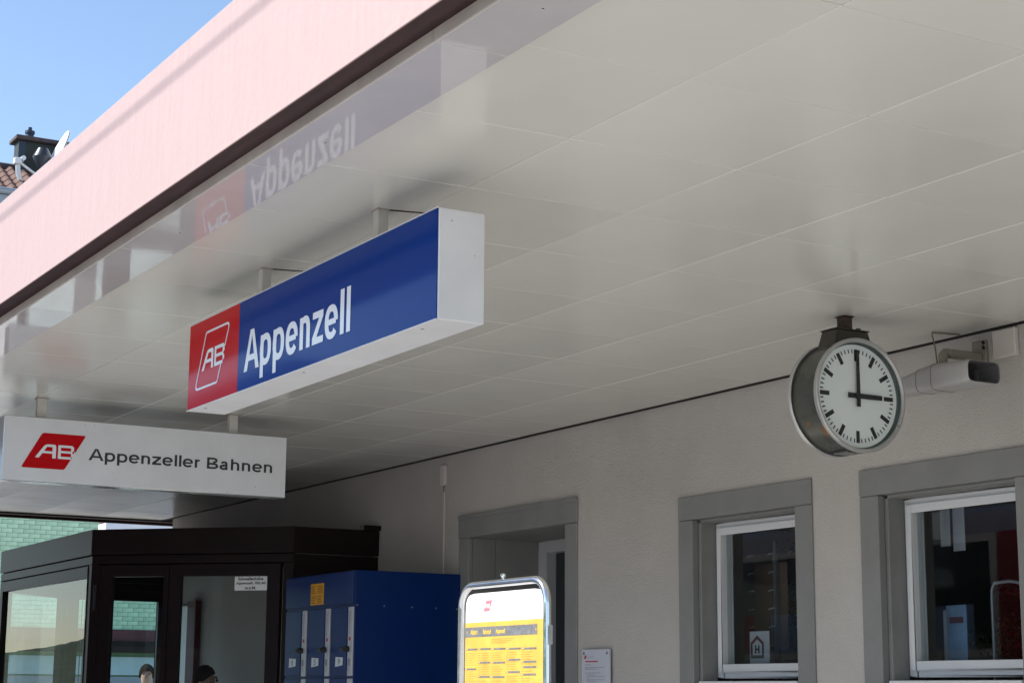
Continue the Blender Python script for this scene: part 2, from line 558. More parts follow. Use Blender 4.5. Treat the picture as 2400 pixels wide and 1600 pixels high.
def letters(body, u0, u1, base, cap, d, mat, parent, ax='y', t=0.19, hb=0.155):
    """each letter a part of its own"""
    adv = [glyph(c, t, hb)[1] for c in body]
    tot = sum(adv) - .07
    sc_ = (u1 - u0) / tot
    x_ = 0.0
    for c, a_ in zip(body, adv):
        lay, _ = glyph(c, t, hb)
        g_ = G()
        for i, polys in enumerate(lay):
            dd = d + (-1 if ax == 'y' else 1) * .00025 * i
            for q in polys:
                g_.flat([(u0 + (x_ + p) * sc_, base + w * cap) for p, w in q], dd, ax)
        if lay:
            g_.build('letter', mat, parent)
        x_ += a_


def ab_letters(g, ua, ub, uc, ud, w0, w1, d, ax='y', cut=0.0):
    """the two letters of the emblem: A between ua..ub, B between uc..ud"""
    def T(pts, l, r):
        return [(l + (r - l) * p, w0 + (w1 - w0) * q) for p, q in pts]
    A = [[(.83, 0), (1, 0), (1, .86), (.94, 1), (.83, 1)],
         [(.56, .82), (.83, .82), (.83, 1), (.60, 1), (.47, .95), (.40, .84)],
         [(0, 0), (.19, 0), (.56, .82), (.40, .84)],
         [(.345, .34), (.83, .34), (.83, .50), (.415, .50)]]
    B = [[(0, 0), (.17, 0), (.17, 1), (0, 1)],
         [(.17, .83), (.80, .83), (.88, 1), (.17, 1)],
         [(.17, .43), (.80, .43), (.87, .51), (.80, .59), (.17, .59)],
         [(.17, 0), (.82, 0), (.86, .17), (.17, .17)],
         [(.80, .59), (.87, .51), (1, .64), (1, .88), (.88, 1), (.80, .83), (.82, .75), (.82, .66)],
         [(.80, .43), (.83, .36), (.83, .25), (.86, .17), (.98, .20), (1.0, .38), (.87, .51)]]
    for q in A:
        g.flat(T(q, ua, ub), d, ax)
    for q in B:
        g.flat(T(q, uc, ud), d, ax)


# ================================================================== SETTING
ZP = 0.35                    # platform level
YW = 3.1625                  # face of the station wall
ZC = 3.284                   # underside of the canopy
Y0, Y1 = -0.60, 3.15         # ceiling panels from / to
XE = -13.86                  # far end of the canopy
XR = 6.25                    # near end
PIT = 0.625

G().quad((-400, -400, 0), (400, -400, 0), (400, 400, 0), (-400, 400, 0)).build('ground', 'asphalt', kind='structure')
G().box(-18, 30, -0.95, YW + 0.1, 0.004, ZP).build('platform', 'concrete', kind='structure')
kerb = G().box(-18, 30, -1.25, -0.952, 0.004, ZP + 0.004)
kerb.build('platform_kerb', 'kerb', kind='structure', bevel=0.01)

# ------------------------------------------------------------------ station building
st = thing('station_building', 'cream roughcast station building with grey framed windows and door under the canopy',
           'building', (-5, YW, ZP))
# openings: (x0, x1, z0, z1)
WOP = [(-5.045, -4.127, 1.64, 2.615), (-3.510, -2.592, 1.64, 2.615)]
DOP = (-7.635, -6.373, ZP, 2.693)
wall = G()
def wall_rect(x0, x1, z0, z1):
    if x1 - x0 > 1e-4 and z1 - z0 > 1e-4:
        wall.quad((x0, YW, z0), (x1, YW, z0), (x1, YW, z1), (x0, YW, z1))
ZT = 3.62
edges = [-13.62, DOP[0], DOP[1], WOP[0][0], WOP[0][1], WOP[1][0], WOP[1][1], 6.3]
for i in range(len(edges) - 1):
    a, b = edges[i], edges[i + 1]
    op = [o for o in [DOP] + WOP if abs(o[0] - a) < 1e-6]
    if op:
        wall_rect(a, b, ZP - 0.3, op[0][2])
        wall_rect(a, b, op[0][3], ZT)
    else:
        wall_rect(a, b, ZP - 0.3, ZT)
wall.quad((-13.62, YW, 0), (-13.62, 11, 0), (-13.62, 11, ZT), (-13.62, YW, ZT))
wall.quad((6.3, YW, 0), (6.3, 11, 0), (6.3, 11, ZT), (6.3, YW, ZT))
wall.quad((-13.62, 11, 0), (6.3, 11, 0), (6.3, 11, ZT), (-13.62, 11, ZT))
wall.build('wall', 'stucco', st)
G().box(-13.62, 6.3, YW + 0.05, 11, ZT + 0.003, ZT + 0.2).build('roof', 'roof', st)
# dim rooms behind the openings
M['inner'] = M['inner']
def room(x0, x1, y0, y1, z0, z1):
    g = G()
    g.quad((x0, y1, z0), (x1, y1, z0), (x1, y1, z1), (x0, y1, z1))
    g.quad((x0, y0, z0), (x0, y1, z0), (x0, y1, z1), (x0, y0, z1))
    g.quad((x1, y0, z0), (x1, y1, z0), (x1, y1, z1), (x1, y0, z1))
    g.quad((x0, y0, z0), (x1, y0, z0), (x1, y1, z0), (x0, y1, z0))
    g.quad((x0, y0, z1), (x1, y0, z1), (x1, y1, z1), (x0, y1, z1))
    g.build('room', 'inner', st)
room(-6.0, -1.0, 3.42, 7.0, 0.4, 3.2)
# inner skin of the front wall, so that no light leaks round the reveals
sk = G()
for a, b, z0, z1 in ((-6.0, -5.03, .4, 3.2), (-4.14, -3.495, .4, 3.2), (-2.605, -1.0, .4, 3.2),
                     (-5.03, -4.14, .4, 1.72), (-5.03, -4.14, 2.62, 3.2), (-3.495, -2.605, .4, 1.72), (-3.495, -2.605, 2.62, 3.2)):
    sk.quad((a, 3.415, z0), (b, 3.415, z0), (b, 3.415, z1), (a, 3.415, z1))
sk.build('inner_skin', 'inner', st)


def window(dx):
    x0, x1 = -5.169 + dx, -4.001 + dx        # outer edges of the surround
    a0, a1 = -5.035 + dx, -4.137 + dx        # inner edges of the front boards
    b0, b1 = -5.012 + dx, -4.158 + dx        # reveal
    w = G().box(b0 - 0.004, b0 + 0.055, 3.30, 3.37, 1.745, 2.588)
    w.box(b1 - 0.055, b1 + 0.004, 3.30, 3.37, 1.745, 2.588)
    w.box(b0 + 0.055, b1 - 0.055, 3.30, 3.37, 2.535, 2.588)
    w.box(b0 + 0.055, b1 - 0.055, 3.30, 3.37, 1.745, 1.80)
    w = w.build('window', 'frame_white', st, bevel=0.004)
    s = G()
    i0, i1, j0, j1 = b0 + 0.020, b1 - 0.020, 1.775, 2.56
    s.box(i0, i0 + 0.042, 3.283, 3.2995, j0, j1)
    s.box(i1 - 0.042, i1, 3.283, 3.2995, j0, j1)
    s.box(i0 + 0.042, i1 - 0.042, 3.283, 3.2995, j1 - 0.04, j1)
    s.box(i0 + 0.042, i1 - 0.042, 3.283, 3.2995, j0, j0 + 0.042)
    s.build('sash', 'frame_white', w, bevel=0.003)
    G().rect(b0 + 0.05, b1 - 0.05, 1.79, 2.54, 3.326).build('pane', 'glass', w)
    # surround boards standing 12 mm proud of the render
    G().box(x0, x1, YW - 0.014, YW + 0.03, 2.607, 2.737).build('lintel', 'surround', w, bevel=0.003)
    for p, q in ((x0, a0), (a1, x1)):
        G().box(p, q, YW - 0.012, YW + 0.03, 1.60, 2.6045).build('jamb', 'surround', w, bevel=0.003)
    # rebated reveals
    for p, q in ((a0 - 0.02, b0), (b1, a1 + 0.02)):
        G().box(p, q, YW + 0.032, 3.299, 1.66, 2.6045).build('reveal', 'surround', w, bevel=0.002)
    G().box(a0, a1, YW + 0.032, 3.299, 2.592, 2.606).build('head', 'surround', w)
    G().box(x0 - 0.02, x1 + 0.02, YW - 0.045, YW + 0.0, 1.60, 1.655).build('ledge', 'surround', w, bevel=0.004)
    G().box(b0 + 0.002, b1 - 0.002, YW + 0.0, 3.30, 1.70, 1.725).build('sill', 'frame_white', w, bevel=0.004)
    return w


window(0.0)
window(1.535)

# door: deep reveal, grey frame, dark leaf
d = G().box(-7.51, -6.50, 3.775, 3.80, ZP + 0.02, 2.63).build('door', 'train_glass', st)
f = G()
f.box(-7.623, -7.51, 3.70, 3.79, ZP, 2.68)
f.box(-6.50, -6.385, 3.70, 3.79, ZP, 2.68)
f.box(-7.51, -6.50, 3.70, 3.79, 2.60, 2.68)
f.build('door_frame', 'door_frame', d, bevel=0.004)
G().box(-7.768, -6.240, YW - 0.016, YW + 0.03, 2.686, 2.838).build('lintel', 'surround', d, bevel=0.003)
G().box(-7.768, -6.240, YW - 0.022, YW - 0.0165, 2.812, 2.842).build('lintel_moulding', 'surround', d, bevel=0.002)
for p, q in ((-7.766, -7.625), (-6.383, -6.243)):
    G().box(p, q, YW - 0.012, YW + 0.02, ZP, 2.6835).build('jamb', 'surround', d, bevel=0.003)
for p, q in ((-7.66, -7.627), (-6.381, -6.35)):
    G().box(p, q, YW + 0.022, 3.36, ZP, 2.683).build('reveal', 'surround', d)
    G().box(p, q, 3.364, 3.83, ZP, 2.683).build('reveal', 'surround', d)
G().box(-7.66, -6.35, YW + 0.032, 3.83, 2.6845, 2.71).build('head', 'surround', d)
G().box(-7.66, -6.35, 3.9, 3.92, ZP, 2.8).build('inner_panel', 'dark', d)

# ------------------------------------------------------------------ canopy
cn = thing('platform_canopy', 'flat station canopy with white panelled ceiling and red fascia coloured pale as if overexposed by the sun', 'canopy', (-4, 1, ZC))
# one panel: chamfered tray, its visible face looking down
def panel_mesh(sx, sy, name, mat, ch=0.0023, gap=0.0015, t=0.012):
    x, y = sx / 2 - gap, sy / 2 - gap
    g = G()
    vs = [(-x + ch, -y + ch, 0), (x - ch, -y + ch, 0), (x - ch, y - ch, 0), (-x + ch, y - ch, 0)]
    vs += [(-x, -y, ch), (x, -y, ch), (x, y, ch), (-x, y, ch)]
    vs += [(-x, -y, t), (x, -y, t), (x, y, t), (-x, y, t)]
    fs = [(3, 2, 1, 0)]
    for k in (0, 4):
        for i in range(4):
            j = (i + 1) % 4
            fs.append((k + i, k + j, k + j + 4, k + i + 4))
    g.add(vs, fs)
    return g.mesh(name, mat)


rows = [(Y0, 0.0)] + [(PIT * i, min(PIT * (i + 1), Y1)) for i in range(6)]
rows = [r for r in rows if r[1] - r[0] > 0.08]
meshes = {}
xs = []
x = PIT * 3
while x > XE:
    xs.append((max(x - PIT, XE), x))
    x -= PIT
for (ya, yb) in rows:
    for (xa, xb) in xs:
        if xb - xa < 0.05:
            continue
        key = (round(xb - xa, 3), round(yb - ya, 3))
        if key not in meshes:
            meshes[key] = panel_mesh(xb - xa, yb - ya, 'ceiling_panel', 'ceiling')
        link('ceiling_panel', meshes[key], cn, ((xa + xb) / 2, (ya + yb) / 2, ZC + random.uniform(-0.0006, 0.0006)))
# glossy edge panels, two bays long, a touch lower than the field
ep = panel_mesh(1.25, 0.211, 'edge_panel', 'edge', ch=0.002, gap=0.0012, t=0.039)
ZS = 3.244
x = -0.63 + 1.25 * 3
while x - 1.25 > XE - 0.7:
    link('edge_panel', ep, cn, (x - 0.625, -0.6705, ZS))
    x -= 1.25
G().box(XE, XR, Y0 - 0.2, YW, ZC + 0.0125, ZC + 0.02).build('panel_backing', 'backing', cn)
# near part of the ceiling, outside the picture, in one sheet
G().box(PIT * 3 + 0.002, XR, Y0, Y1, ZC, ZC + 0.012).build('ceiling_sheet', 'ceiling', cn)
G().box(-0.63 + 1.25 * 3 + .002, XR, -0.776, -0.565, ZS, ZC - .001).build('edge_sheet', 'edge', cn)
# upright trim between edge panels and soffit
x = -0.63 + 1.25 * 5
while x > XE:
    a = max(x - 1.25, XE)
    G().box(a + 0.001, x - 0.001, -0.7815, -0.7770, ZS - 0.001, 3.2745).build('edge_trim', 'trim', cn)
    G().box(a + 0.001, x - 0.001, -0.7768, -0.774, ZS - 0.002, ZS + 0.004).build('edge_lip', 'trimlip', cn)
    x -= 1.25
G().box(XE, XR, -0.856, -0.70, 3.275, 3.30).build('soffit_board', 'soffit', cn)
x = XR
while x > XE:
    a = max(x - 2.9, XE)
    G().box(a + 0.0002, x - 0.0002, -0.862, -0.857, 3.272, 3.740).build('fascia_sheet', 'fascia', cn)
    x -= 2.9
G().box(XE, XR, -0.861, -0.60, 3.7405, 3.743).build('coping', 'zinc', cn)
G().box(XE + 0.01, XR - 0.01, -0.856, YW + 0.06, 3.31, 3.60).build('roof_deck', 'roof', cn)
# far end: beam and trims
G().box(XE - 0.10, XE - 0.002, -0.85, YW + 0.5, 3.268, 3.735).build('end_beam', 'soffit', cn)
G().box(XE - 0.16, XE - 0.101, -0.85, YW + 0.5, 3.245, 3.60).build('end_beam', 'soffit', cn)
G().box(XE - 0.002, XE + 0.02, -0.72, YW - 0.03, 3.27, 3.2835).build('end_trim', 'dark', cn)
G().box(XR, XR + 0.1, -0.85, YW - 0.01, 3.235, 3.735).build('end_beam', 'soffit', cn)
G().box(XE, XR, Y1 + 0.001, YW - 0.001, ZC - 0.003, ZC + 0.012).build('wall_gap_shadow', 'dark', cn)  # dark strip filling the ceiling gap, the gap's shadow put into its colour

# ------------------------------------------------------------------ big station name sign
YS = -0.206
sg = thing('name_sign', 'long hanging blue and red station name sign reading Appenzell', 'sign', (-2.81, -0.12, 2.79))
b = G().box(-3.924, -1.693, YS + 0.0035, -0.038, 2.788, 3.147)
b.build('sign_box', 'sign_white', sg, bevel=0.003)
G().box(-3.921, -3.3655, YS, YS + 0.003, 2.7905, 3.1445).build('red_panel', 'sign_red', sg)
G().box(-3.3645, -1.698, YS, YS + 0.003, 2.7905, 3.1445).build('blue_panel', 'sign_blue', sg)
for s_ in (2.7872, 3.1452):
    G().box(-3.9235, -1.6935, YS - 0.0025, YS + 0.0032, s_, s_ + 0.0028).build('edge_strip', 'sign_white', sg)
letters('Appenzell', -3.298, -2.333, 2.858, 0.159, YS - 0.0012, 'letter_white', sg, t=0.2)
# emblem: outlined leaning frame with two letters
P4 = [(-3.839, 2.858), (-3.583, 2.858), (-3.457, 3.091), (-3.728, 3.091)]
def inset(poly, t):
    c = Vector((sum(p[0] for p in poly) / 4, sum(p[1] for p in poly) / 4))
    res = []
    for i in range(4):
        p, a, b_ = Vector(poly[i]), Vector(poly[i - 1]), Vector(poly[(i + 1) % 4])
        e1, e2 = (p - a).normalized(), (b_ - p).normalized()
        n1, n2 = Vector((-e1.y, e1.x)), Vector((-e2.y, e2.x))
        k = t / (1 + n1.dot(n2))
        res.append(tuple(p + (n1 + n2) * k))
    return res
o_, i_ = rounded(P4, 0.022), rounded(inset(P4, 0.0085), 0.015)
g = G()
n = len(o_)
yd = YS - 0.0012
for k in range(n):
    k2 = (k + 1) % n
    mz = (o_[k][1] + o_[k2][1]) / 2
    # the frame breaks where the second letter runs over its right side
    if k == 11 or (o_[k][0] > -3.60 and 2.9 < mz < 3.03):
        z0_, z1_ = 2.934, 3.0
        for lo, hi in ((o_[k][1], z0_), (z1_, o_[k2][1])):
            def at(pa, pb, z):
                t = (z - pa[1]) / (pb[1] - pa[1])
                return (pa[0] + (pb[0] - pa[0]) * t, z)
            g.flat([at(o_[k], o_[k2], lo), at(o_[k], o_[k2], hi), at(i_[k], i_[k2], hi), at(i_[k], i_[k2], lo)], yd)
        continue
    g.flat([o_[k], o_[k2], i_[k2], i_[k]], yd)
ab_letters(g, -3.765, -3.636, -3.623, -3.513, 2.931, 3.013, yd)
g.build('emblem', 'letter_white', sg)
for xp in (-2.285, -3.325):
    p = G().box(xp - 0.02, xp + 0.02, -0.142, -0.102, 3.147, ZC - 0.002).build('post', 'post', sg, bevel=0.002)
    G().box(xp - 0.026, xp + 0.026, -0.148, -0.096, ZC - 0.0045, ZC - 0.001).build('collar', 'trim', p)
    G().box(xp - 0.06, xp + 0.06, -0.16, -0.085, 3.1475, 3.152).build('foot_plate', 'post', p)
    G().tube([(xp + 0.025, -0.1, ZC - 0.003), (xp + 0.06, 0.055, ZC - 0.003)], 0.0022, 6).build('wire', 'dark', p)
for xp in (-3.80, -2.80, -1.86):
    G().lathe([(0.004, 2.7862), (0.0075, 2.788)], (xp, -0.17, 0), 'z', 8).build('screw', 'steel', sg)

# ------------------------------------------------------------------ small operator sign
XS = -6.954
ss = thing('operator_sign', 'white hanging box sign reading Appenzeller Bahnen with a red leaning emblem', 'sign', (-7.01, 0.67, 2.8))
G().box(-7.066, XS - 0.003, -0.190, 1.520, 2.799, 3.166).build('sign_box', 'alu_face', ss, bevel=0.003)
G().box(XS - 0.0028, XS, -0.187, 1.517, 2.802, 3.163).build('face_panel', 'sign_white', ss)
letters('Appenzeller Bahnen', 0.300, 1.432, 2.943, 0.067, XS + 0.001, 'letter_dark', ss, 'x', t=0.165, hb=0.17)
em = G().flat(rounded([(-0.085, 2.877), (0.163, 2.877), (0.280, 3.080), (0.028, 3.080)], [0.008, 0.024, 0.008, 0.024]), XS + 0.001, 'x')
em = em.build('emblem', 'sign_red', ss)
g = G()
ab_letters(g, -0.008, 0.110, 0.122, 0.213, 2.938, 3.016, XS + 0.002, 'x')
g.flat([(0.2134, 2.957), (0.2155, 2.957), (0.2245, 2.978), (0.2134, 2.982)], XS + 0.002, 'x')
g.build('emblem_letters', 'letter_white', em)
for yp in (0.028, 1.187):
    p = G().box(-7.03, -6.99, yp - 0.027, yp + 0.027, 3.166, ZC - 0.002).build('post', 'post', ss, bevel=0.002)
    G().box(-7.045, -6.975, yp - 0.075, yp + 0.095, 3.1665, 3.171).build('foot_plate', 'post', p)
    G().box(-7.038, -6.982, yp - 0.036, yp + 0.036, ZC - 0.0045, ZC - 0.001).build('collar', 'trim', p)

# ------------------------------------------------------------------ station clock
CX, CY, CZ = -2.830, 2.402, 2.923
FX = -2.732
ck = thing('station_clock', 'round double sided grey station clock showing three o clock, hung from the ceiling', 'clock', (CX, CY, ZC))
G().lathe([(0.236, CX - .088), (0.236, FX - .008)], (0, CY, CZ), 'x', 72, closed=False).build('drum', 'clock_body', ck, smooth=True)
for sgn in (1, -1):
    def q(dx):
        return CX + sgn * (dx)
    hx = FX - CX
    rim = G().lathe([(0.232, q(hx - .010)), (0.247, q(hx - .022)), (0.250, q(hx - .016)), (0.250, q(hx - .002)), (0.246, q(hx + .003)), (0.238, q(hx + .003)), (0.233, q(hx - .004)), (0.232, q(hx - .010))],
                    (0, CY, CZ), 'x', 72, closed=False).build('rim', 'alu', ck, smooth=True)
    G().lathe([(0.2315, q(hx - .0105)), (0.2305, q(hx - .026)), (0.2245, q(hx - .0325))], (0, CY, CZ), 'x', 72, closed=False).build('inner_ring', 'gasket', rim, smooth=True)
    dl = G().lathe([(0.001, q(hx - .032)), (0.2255, q(hx - .032))], (0, CY, CZ), 'x', 72, closed=False).build('dial', 'dial', ck)
    mk = G()
    xd = q(hx - .031)
    for k in range(60):
        an = 2 * math.pi * k / 60
        r0, r1, w_ = (0.152, 0.2045, 0.0095) if k % 5 == 0 else (0.187, 0.2045, 0.0029)
        dy, dz = math.sin(an) * sgn, math.cos(an)
        ty, tz = dz, -dy
        mk.quad(*[(xd, CY + dy * r_ + ty * s_, CZ + dz * r_ + tz * s_) for r_, s_ in ((r0, -w_), (r1, -w_), (r1, w_), (r0, w_))])
    mk.build('minute_track', 'black', dl)
    def hand(nm, an, back, front, wb, wf, dep):
        dy, dz = math.sin(an) * sgn, math.cos(an)
        ty, tz = dz, -dy
        g_ = G()
        pts = [(-back, -wb), (front, -wf), (front, wf), (-back, wb)]
        lo = [(q(hx - dep), CY + dy * a + ty * b, CZ + dz * a + tz * b) for a, b in pts]
        hi = [(q(hx - dep + .002), CY + dy * a + ty * b, CZ + dz * a + tz * b) for a, b in pts]
        g_.add(lo + hi, [(0, 1, 2, 3), (7, 6, 5, 4), (0, 1, 5, 4), (1, 2, 6, 5), (2, 3, 7, 6), (3, 0, 4, 7)])
        g_.build(nm, 'black', dl)
    hand('hour_hand', R(90.0), 0.054, 0.137, 0.0115, 0.0105, .025)
    hand('minute_hand', R(0.0), 0.048, 0.200, 0.0105, 0.0075, .020)
    G().lathe([(0.012, q(hx - .0315)), (0.012, q(hx - .0145)), (0.002, q(hx - .0145))], (0, CY, CZ), 'x', 20, closed=False).build('hub', 'black', dl)
    G().lathe([(0.001, q(hx - .0075)), (0.2318, q(hx - .0075))], (0, CY, CZ), 'x', 48, closed=False).build('cover_glass', 'clockglass', ck)
nk = G()
nk.add([(CX - .062, CY - .115, 3.115), (CX + .062, CY - .115, 3.115), (CX + .062, CY + .115, 3.115), (CX - .062, CY + .115, 3.115),
        (CX - .050, CY - .088, 3.214), (CX + .050, CY - .088, 3.214), (CX + .050, CY + .088, 3.214), (CX - .050, CY + .088, 3.214)],
       [(0, 3, 2, 1), (4, 5, 6, 7), (0, 1, 5, 4), (1, 2, 6, 5), (2, 3, 7, 6), (3, 0, 4, 7)])
nk = nk.build('neck', 'clock_neck', ck, bevel=0.003)
G().box(CX - .055, CX + .055, CY - .093, CY + .093, 3.2145, 3.220).build('cap_plate', 'clock_neck', nk, bevel=0.001)
G().lathe([(0.012, 3.2205), (0.012, 3.229), (0.008, 3.232)], (CX + .03, CY + .05, 0), 'z', 12).build('bolt', 'clock_neck', nk)
pst = G().box(CX - .024, CX + .024, CY - .024, CY + .024, 3.2205, ZC - .004).build('post', 'rust', ck, bevel=0.002)
G().box(CX - .030, CX + .030, CY - .030, CY + .030, ZC - .0038, ZC - .001).build('collar', 'dark', pst)
def patch(an, x0, x1, da, mat, nm):
    g_ = G()
    for k in range(4):
        a0, a1 = an - da + k * da / 2, an - da + (k + 1) * da / 2
        w0, w1 = (0.3, 1, 0.9, 0.35, 0)[k], (0.3, 1, 0.9, 0.35, 0)[k + 1]
        xm, hw = (x0 + x1) / 2, (x1 - x0) / 2
        rr = 0.2368
        g_.quad((xm - hw * w0, CY + rr * math.cos(a0), CZ + rr * math.sin(a0)), (xm + hw * w0, CY + rr * math.cos(a0), CZ + rr * math.sin(a0)),
                (xm + hw * w1, CY + rr * math.cos(a1), CZ + rr * math.sin(a1)), (xm - hw * w1, CY + rr * math.cos(a1), CZ + rr * math.sin(a1)))
    g_.build(nm, mat, ck)
patch(R(225), FX - .062, FX - .028, 0.13, 'rust2', 'rust_patch')
patch(R(214), FX - .128, FX - .108, 0.08, 'rust2', 'rust_patch')
G().box(CX - .05, CX + .05, CY - .045, CY + .045, CZ - .2445, CZ - .232).build('bottom_hatch', 'clock_body', ck, bevel=0.003)

# ------------------------------------------------------------------ loudspeaker on the wall
ls = thing('loudspeaker', 'cream horn loudspeaker on a wall arm beside the clock', 'loudspeaker', (-2.75, 2.93, 3.0))
LY, LZ = 2.925, 3.044
def rrect(hy, hz, r_):
    return rounded([(-hy, -hz), (hy, -hz), (hy, hz), (-hy, hz)], r_, 4)
DXS = -0.03
secs = [(-2.500, .094, .047, .030), (-2.515, .099, .051, .032), (-2.56, .098, .051, .032), (-2.66, .090, .056, .03), (-2.74, .078, .060, .034),
        (-2.83, .068, .056, .034), (-2.93, .056, .046, .03), (-3.02, .046, .040, .026), (-3.055, .040, .034, .022)]
def loft(secs_, zoff=lambda x: 0.0, cap=True):
    g_ = G()
    vs, fs = [], []
    nn = None
    for (xx, hy, hz, rr) in secs_:
        pr = rrect(hy, hz, rr)
        nn = len(pr)
        vs += [(xx + DXS, LY + a, LZ + b + zoff(xx)) for a, b in pr]
    for i in range(len(secs_) - 1):
        for k in range(nn):
            k2 = (k + 1) % nn
            fs.append((i * nn + k, i * nn + k2, (i + 1) * nn + k2, (i + 1) * nn + k))
    if cap:
        fs.append(tuple((len(secs_) - 1) * nn + k for k in range(nn)))
    return g_.add(vs, fs)
zo = lambda x: 0.01 * max(0, min(1, (-2.55 - x) / 0.2)) - 0.012 * max(0, (-2.8 - x) / 0.25)
body = loft(secs, zo).build('body', 'speaker', ls, smooth=True)
horn = loft([(-2.500, .094, .047, .030), (-2.502, .090, .043, .027), (-2.54, .085, .040, .018), (-2.60, .066, .030, .014)], lambda x: 0, True)
horn.build('horn_mouth', 'speaker_in', ls, smooth=True)
for k in range(8):
    zz = LZ - .032 + k * 0.0088
    G().box(-2.556 + DXS, -2.530 + DXS, LY - .082, LY - .012, zz, zz + .0028).build('louvre', 'black', ls)
for xx in (-2.75, -2.86):
    hy, hz = (.0775, .0605) if xx > -2.8 else (.0655, .053)
    pr = rrect(hy + .0006, hz + .0006, .034)
    pr2 = rrect(hy + .0006, hz + .0006, .034)
    G().tube([(xx + DXS, LY + a, LZ + zo(xx) + b) for a, b in pr + pr[:1]], 0.0012, 5).build('seam', 'speaker_top', body)
ar = G().box(-2.805, -2.755, 2.95, 3.145, 3.150, 3.186).build('arm', 'khaki', ls, bevel=0.006)
G().box(-2.825, -2.735, 3.146, YW - 0.001, 3.12, 3.245).build('wall_plate', 'khaki', ls, bevel=0.004)
G().tube([(-2.78, 2.962, 3.172), (-2.78, 2.940, 3.170), (-2.78, 2.928, 3.158), (-2.78, 2.926, 3.118)], [.019, .021, .022, .02], 14).build('knuckle', 'khaki', ls, smooth=True)
G().lathe([(0.034, 3.108), (0.034, 3.119), (0.02, 3.124)], (-2.78, 2.926, 0), 'z', 20).build('pivot_disc', 'khaki', ls)
for yy, zz in ((3.13, 3.228), (3.13, 3.205)):
    G().lathe([(0.009, -2.7355), (0.009, -2.731)], (0, yy, zz), 'x', 10).build('bolt', 'black', ls)
cab = [(-2.848, 3.10, ZC - .004), (-2.862, 3.02, ZC - .004), (-2.874, 2.953, ZC - .005), (-2.870, 2.951, ZC - .02), (-2.85, 2.945, 3.22), (-2.826, 2.935, 3.118)]
G().tube(cab, 0.0038, 7).build('cable', 'speaker_top', ls, smooth=True)

G().box(-2.683, -2.545, YW - 0.028, YW - 0.001, 3.145, 3.272).build('wall_box', 'plaster_box', bevel=0.004, label='small cream cover plate high on the wall right of the loudspeaker', cat='cover')
cd = thing('cable_duct', 'thin pale cable duct with small box running down the wall left of the door', 'cable duct', (-8.0, YW, 2.4))
G().box(-8.005, -7.995, YW - 0.010, YW - 0.001, 0.5, 3.03).build('duct', 'plaster_box', cd)
G().box(-8.030, -7.968, YW - 0.026, YW - 0.001, 3.075, 3.215).build('junction_box', 'plaster_box', cd, bevel=0.003)
G().tube([(-8.0, YW - .008, 3.03), (-7.999, YW - .012, 3.05), (-8.0, YW - .008, 3.074)], 0.003, 6).build('cable', 'speaker_top', cd)

# ------------------------------------------------------------------ glazed vestibule
vb = thing('glazed_vestibule', 'dark bronze glazed entrance vestibule with slanted corner against the station wall', 'vestibule', (-11.4, 2.3, ZP))
ZV = 2.834
poly = [(-9.033, YW - .002), (-9.033, 2.474), (-10.173, 1.327), (-12.80, 1.327), (-13.60, 2.132), (-13.60, YW - .002)]
sides = []
for k in range(len(poly) - 1):
    a, b = Vector((*poly[k], 0)), Vector((*poly[k + 1], 0))
    e = (b - a).normalized()
    nrm = Vector((-e.y, e.x, 0))         # outward (walk is counter-clockwise seen from below)
    if nrm.dot((a + b) / 2 - Vector((-11.4, 2.6, 0))) < 0:
        nrm = -nrm
    sides.append((Frame(a, e, nrm, (0, 0, 1)), (b - a).length))
roofp = [(p[0], p[1]) for p in poly]
G().prism([(p[0] * .999 - .0114, p[1] + .01 if p[1] < 3 else p[1]) for p in poly], ZV - .06, ZV - .004, 'z').build('roof', 'brown', vb)
G().box(-9.075, -9.005, 3.02, YW - .002, ZV, ZV + .035).build('flashing', 'brown', vb)
for si, (fr, L) in enumerate(sides):
    G(fr).box(0.0, L, -0.08, 0.0, 2.645, ZV).build('header', 'brown', vb, bevel=0.004)
    if si == 0:      # blank return panel
        G(fr).box(0.0, L, -0.05, -0.012, ZP, 2.638).build('side_panel', 'brown', vb, bevel=0.003)
        continue
    G(fr).box(0.0, L, -0.07, -0.012, 2.575, 2.638).build('head_rail', 'brown', vb, bevel=0.003)
    G(fr).box(0.02, L - 0.02, -0.064, -0.058, 2.545, 2.67).build('seal_strip', 'brown', vb)
    G(fr).box(0.0, 0.08, -0.075, -0.010, ZP, 2.574).build('corner_post', 'brown', vb, bevel=0.003)
    G(fr).box(L - 0.075, L, -0.075, -0.010, ZP, 2.574).build('corner_post', 'brown', vb, bevel=0.003)
def leaf(fr, s0, s1, fl, frr, nm, mat_glass='glass2', top=2.565, ft=0.085):
    lf = G(fr)
    lf.box(s0, s0 + fl, -0.055, -0.004, ZP + .02, top)
    lf.box(s1 - frr, s1, -0.055, -0.004, ZP + .02, top)
    lf.box(s0 + fl, s1 - frr, -0.055, -0.004, top - ft, top)
    lf.box(s0 + fl, s1 - frr, -0.055, -0.004, ZP + .02, ZP + .25)
    lf = lf.build(nm, 'brown', vb, bevel=0.003)
    G(fr).rect(s0 + fl - .004, s1 - frr + .004, ZP + .245, top - ft + .004, -0.030).build('pane', mat_glass, lf)
    return lf
fr1, L1 = sides[1]      # slanted corner; distance runs from the wall side to the front
dl_ = leaf(fr1, L1 - 1.518, L1 - 0.641, 0.101, 0.091, 'door_leaf')
lf_ = leaf(fr1, L1 - 0.641 + .004, L1 - 0.080, 0.041, 0.096, 'side_light')
G(fr1).box(L1 - 0.062, L1 - 0.040, -0.004, 0.016, 2.235, 2.42).build('hinge', 'black', lf_, bevel=0.003)
nt_ = G(fr1).rect(L1 - 1.408, L1 - 1.154, 2.374, 2.475, -0.0245).build('glass_notice', 'paper', dl_)
